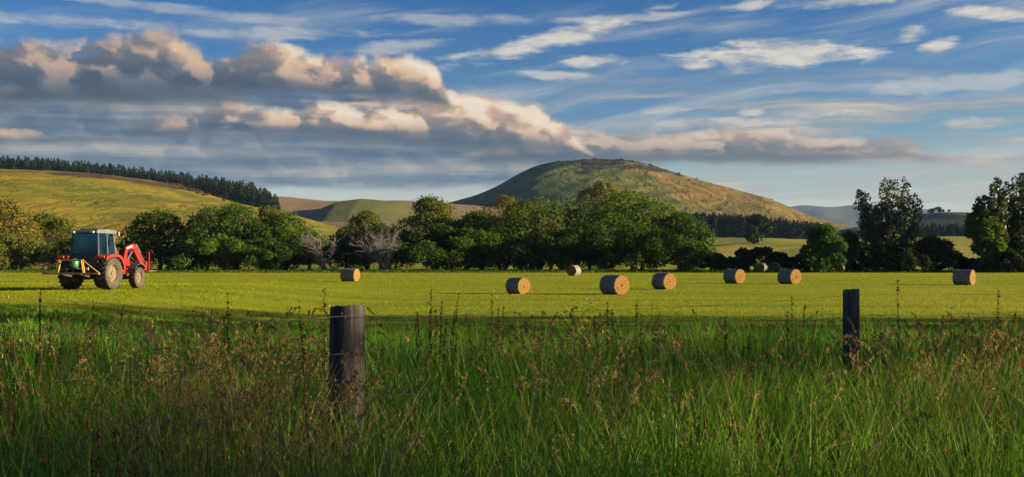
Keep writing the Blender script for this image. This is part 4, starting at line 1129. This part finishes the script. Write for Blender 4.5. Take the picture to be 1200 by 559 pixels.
# dry arching blades
G_dry = leafmat('dry_grass_blades', [(0.12, 0.095, 0.035), (0.22, 0.18, 0.075), (0.30, 0.25, 0.12)], 0.25, 0.0)
n = 5200; x, y = fan(n, 2.4, 16, .3); keep = clump(x+3, y, 2.3) > .38+.25*GR.rand(n); x, y = x[keep], y[keep]; n = len(x)
v, q_, t_, _, _ = blades(n, x, y, gz(x, y)-.02, .45+.5*GR.rand(n), .0055*(1+y/12), .55+.5*GR.rand(n), GR, (0, .3, .6, .82))
pd, pq, pt = [], [], []
for (pp, dd, nn_) in ((406, 5.0, 420), (996, 9.0, 160), (250, 4.6, 300), (330, 3.9, 220), (470, 3.6, 200), (640, 5.0, 200), (880, 4.6, 220), (1080, 5.2, 260), (60, 4.2, 220)):
    ax_ = px2x(pp, dd)+GR.normal(size=nn_)*.22; ay_ = dd-.22-np.abs(GR.normal(size=nn_))*.28
    pd.append(blades(nn_, ax_, ay_, gz(ax_, ay_)-.02, .65+.55*GR.rand(nn_), .0055*(1+ay_/12), .30+.55*GR.rand(nn_), GR, (0, .3, .6, .82))[:3])
v, q_, t_ = join([(v, q_, t_)]+pd)
tag(link('dry_grass', np_mesh('dry_grass', v, [q_, t_]), G_dry), 'dry straw coloured blades arching among the long grass', 'grass', kind='stuff')

# flowering stems with seed heads
G_seed = leafmat('grass_seed_heads', [(0.15, 0.085, 0.028), (0.26, 0.17, 0.055), (0.42, 0.32, 0.13), (0.30, 0.23, 0.09)], 0.3, 0.0, .5, .4, .9)
def seedstems(n, xx, yy, l0, l1, rng, wide=1.0):
    L = (l0+(l1-l0)*rng.rand(n))*(1-.38*sstep(6.5, 11, yy)); W = .0030*(1+yy/10)
    v, q_, t_, tip, d = blades(n, xx, yy, gz(xx, yy)-.02, L, W, .18+.3*rng.rand(n), rng, (0, .4, .75), .6)
    P = [(v, q_, t_)]
    # each head: many little husks round the last stretch of stem, nodding over
    m = 30; k = np.repeat(np.arange(n), m); t = rng.rand(n*m)
    hl = (.07+.10*rng.rand(n))*wide; open_ = (rng.rand(n) < .16)
    dk = d[k]; ax = unit(dk*(.35+.7*rng.rand(n)[k])[:, None]+np.array([0, 0, 1.0])*(1-1.1*t*rng.rand(n)[k])[:, None])
    p = tip[k]+ax*(hl[k]*(t-.25))[:, None]; spread = np.where(open_[k], .016, .0035)*(1-t*.6)*wide
    p = p + rng.normal(size=p.shape)*spread[:, None]
    lv, lf = leaves(p, unit(rng.normal(size=p.shape)), (.0046+.0035*rng.rand(n*m))*(1+yy[k]/9)*wide, rng, .26, -1.6)
    return P, (lv, lf)
x1, y1 = fan(1100, 3.0, 14, .3)
# denser stands where the photo is brown: left of the near post, right of it, and far right
def stand(px0, px1, ya, yb, n):
    y = ya+(yb-ya)*GR.rand(n); p = px0+(px1-px0)*(.5+.5*np.clip(GR.normal(size=n)*.5, -1, 1)); return (p-600)/F*y, y
st = [stand(170, 370, 3.8, 6.5, 560), stand(600, 800, 4.4, 8, 240), stand(1040, 1230, 5, 9, 380), stand(-20, 110, 3.5, 6, 120), stand(300, 460, 3.4, 4.7, 70), stand(800, 1000, 4.5, 7, 110)]
xx = np.concatenate([x1]+[s[0] for s in st]); yy = np.concatenate([y1]+[s[1] for s in st])
P, (lv, lf) = seedstems(len(xx), xx, yy, .62, 1.16, GR)
v, q_, t_ = P[0]
tag(link('seeding_grass', np_mesh('seeding_grass', np.concatenate([v, lv]), [q_, t_, lf+len(v)]), G_seed), 'brown and tan grass stems with feathery seed heads', 'grass', kind='stuff')

# docks: tall rusty stalks one can pick out
L_dock = leafmat('dock_seed', [(0.06, 0.026, 0.012), (0.11, 0.045, 0.02), (0.17, 0.075, 0.03)], 0.15)
L_dock_r = leafmat('dock_seed_red', [(0.09, 0.022, 0.012), (0.16, 0.04, 0.02), (0.22, 0.065, 0.03)], 0.15)
M_stalk = solid('dock_stalk', (0.05, 0.028, 0.018), (0.09, 0.05, 0.03), 12, .8)
def dock(px, top, D, stems, label, seed, mat=None, wide=1.0):
    rng = np.random.RandomState(seed); x0 = px2x(px, D); z0 = float(gz(x0, D)); H = px2z(top, D)-z0
    root = empty('dock_plant', (x0, D, z0)); tag(root, label, 'plant', 'seeding docks in the long grass')
    mb = MB(); pts, nn = [], []
    for s in range(int(stems*1.8)):
        a = rng.rand()*6.283; sp = .02 if s == 0 else (.06+.24*rng.rand())*wide; h = H*(1 if s == 0 else .55+.42*rng.rand())
        tip = np.array([math.cos(a)*sp, math.sin(a)*sp, h]); b = np.array([math.cos(a)*.02, math.sin(a)*.02, -.02]); mid = (tip+b)/2+np.array([math.cos(a), math.sin(a), 0])*sp*.12
        mb.tube([b, mid, tip], [.0050, .0038, .0012], 5, False)
        m = 150; t = .38+.62*rng.rand(m)**.8; t = t+.012*np.sin(t*70+s)
        p = np.where((t < .5)[:, None], b+(mid-b)*(t*2)[:, None], mid+(tip-mid)*((t-.5)*2)[:, None])
        p = p+rng.normal(size=p.shape)*np.array([1, 1, .8])*(.020*(1.25-t)*(.5+rng.rand(m)))[:, None]; pts.append(p)
    mb.build('stalk', M_stalk, root)
    p = np.concatenate(pts); lv, lf = leaves(p, unit(rng.normal(size=p.shape)), .0042*(1+D/14)*(.6+.8*rng.rand(len(p))), rng, .8)
    tag(link('seed_whorls', np_mesh('seed_whorls', lv, [lf]), mat or L_dock, root), kind='stuff')
    m = 7; bp, nr = [], []
    x = rng.normal(size=m)*.05; y = rng.normal(size=m)*.05
    v, q_, t_, _, _ = blades(m, x, y, np.zeros(m), .22+.15*rng.rand(m), .05+.03*rng.rand(m), .6+.3*rng.rand(m), rng)
    link('leaves', np_mesh('leaves', v, [q_, t_]), G_tall, root)
docks = [(50, 341, 7.5, 4, 'dark rusty dock standing left of the tractor wheels'), (18, 384, 5.2, 4, 'dark dock low at the left edge of the picture'), (112, 352, 9.5, 3, 'slim dock right below the tractor rear wheel'),
 (268, 345, 8.5, 4, 'tall dark dock left of the near post, above the brown grass'), (508, 336, 8.0, 6, 'bushy dark dock right of the near post'), (575, 346, 9.5, 5, 'smaller bushy dock below the bale nearest the left post'),
 (381, 340, 4.9, 2, 'thin dock leaning on the left side of the near post'), (713, 356, 8.5, 4, 'brown dock below the largest bale'), (745, 352, 9.5, 4, 'brown dock right below the largest bale'),
 (1050, 328, 8.0, 2, 'thin dark stalk just right of the far post'), (926, 348, 9.5, 4, 'dark dock left of the far post'),
 (1172, 338, 9.0, 3, 'thin dark dock at the right edge of the picture'), (850, 372, 8.0, 4, 'short brown dock midway between largest bale and far post')]
for i, (px, tp, D, ns_, lb) in enumerate(docks): dock(px, tp, D, ns_, lb, 300+i)
dock(160, 494, 3.0, 4, 'bright rust red dock at the bottom left of the picture', 340, L_dock_r, .7)

# small white umbel flowers dotted in the grass on the left are too tiny to count; short mown grass of the field
G_mown = leafmat('mown_grass_blades', [(0.080, 0.165, 0.003), (0.165, 0.24, 0.004), (0.28, 0.295, 0.005), (0.42, 0.37, 0.012)], 0.46, 0.0, .5, .6, .10, True)
parts = []
for (n, y0, y1, h, w) in ((70000, 22, 45, .085, .016), (130000, 42, 90, .085, .028), (80000, 85, 160, .10, .06)):
    x, y = fan(n, y0, y1, .25, 1.15)
    st_ = np.clip(.5+.5*np.sin(y*1.35+x*.09+1.2*wav(x, y, 40)), 0, 1)
    L = h*(.55+.6*GR.rand(n))*(.75+.5*st_); W = w*(.6+.7*GR.rand(n))
    v, q_, t_, _, _ = blades(n, x, y, gz(x, y)-.01, L, W, .35+0*x, GR, (0,))
    parts.append((v, np.zeros((0, 4), dtype=int), t_))
V = np.concatenate([p[0] for p in parts]); off = np.cumsum([0]+[len(p[0]) for p in parts[:-1]]); Tt = np.concatenate([p[2]+o for p, o in zip(parts, off)])
tag(link('mown_grass', np_mesh('mown_grass', V, [Tt]), G_mown), 'short mown yellow green grass of the hay field', 'grass', kind='stuff')

# wisps of hay left between the swaths
n = 9000; x, y = fan(n, 36, 130, .4, 1.15); ph_ = np.sin((y+.06*x)*1.05+.8*wav(x, y, 50)); kp = GR.rand(n) < sstep(.2, .95, ph_)*.8+.06; x, y = x[kp], y[kp]; n = len(x)
v, q_, t_, _, _ = blades(n, x, y, gz(x, y)+.03, .10+.10*GR.rand(n), .02+.03*y/90, .9+.4*GR.rand(n), GR, (0,))
tag(link('hay_wisps', np_mesh('hay_wisps', v, [t_]), leafmat('hay_wisp_blades', [(.22, .19, .05), (.32, .26, .08), (.42, .34, .13)], .3)), 'thin straw coloured wisps of cut hay lying in rows on the field', 'hay', kind='stuff')

# rough grass along the foot of the trees
n = 26000; y = 148+22*GR.rand(n); x = (GR.rand(n)*2-1)*(y*.56)
L = .18+1.15*GR.rand(n)*clump(x, y, 9)**2*clump(x, y, 31)+.10*GR.rand(n)
v, q_, t_, _, _ = blades(n, x, y, gz(x, y), L, .10+.08*GR.rand(n), .3+0*x, GR, (0, .5))
tag(link('rough_grass', np_mesh('rough_grass', v, [q_, t_]), leafmat('rough_grass_blades', [(.022, .05, .01), (.04, .075, .012), (.07, .095, .02)], .3)), 'rough dark green grass along the foot of the trees', 'grass', kind='stuff')

# ------------------------------------------------------------------ evening air
def haze():
    m, q, out = newmat('haze_air')
    v = q.new('ShaderNodeVolumePrincipled'); v.inputs['Color'].default_value = (.30, .54, 1.0, 1); v.inputs['Density'].default_value = 4e-5
    v.inputs['Anisotropy'].default_value = 0.0
    q.put(out.inputs['Volume'], v.outputs[0])
    o = MB().box((0, 3300, 233), (19000, 9900, 480)).build('haze', m); tag(o, 'thin evening haze over the valley', 'haze', kind='stuff')
haze()
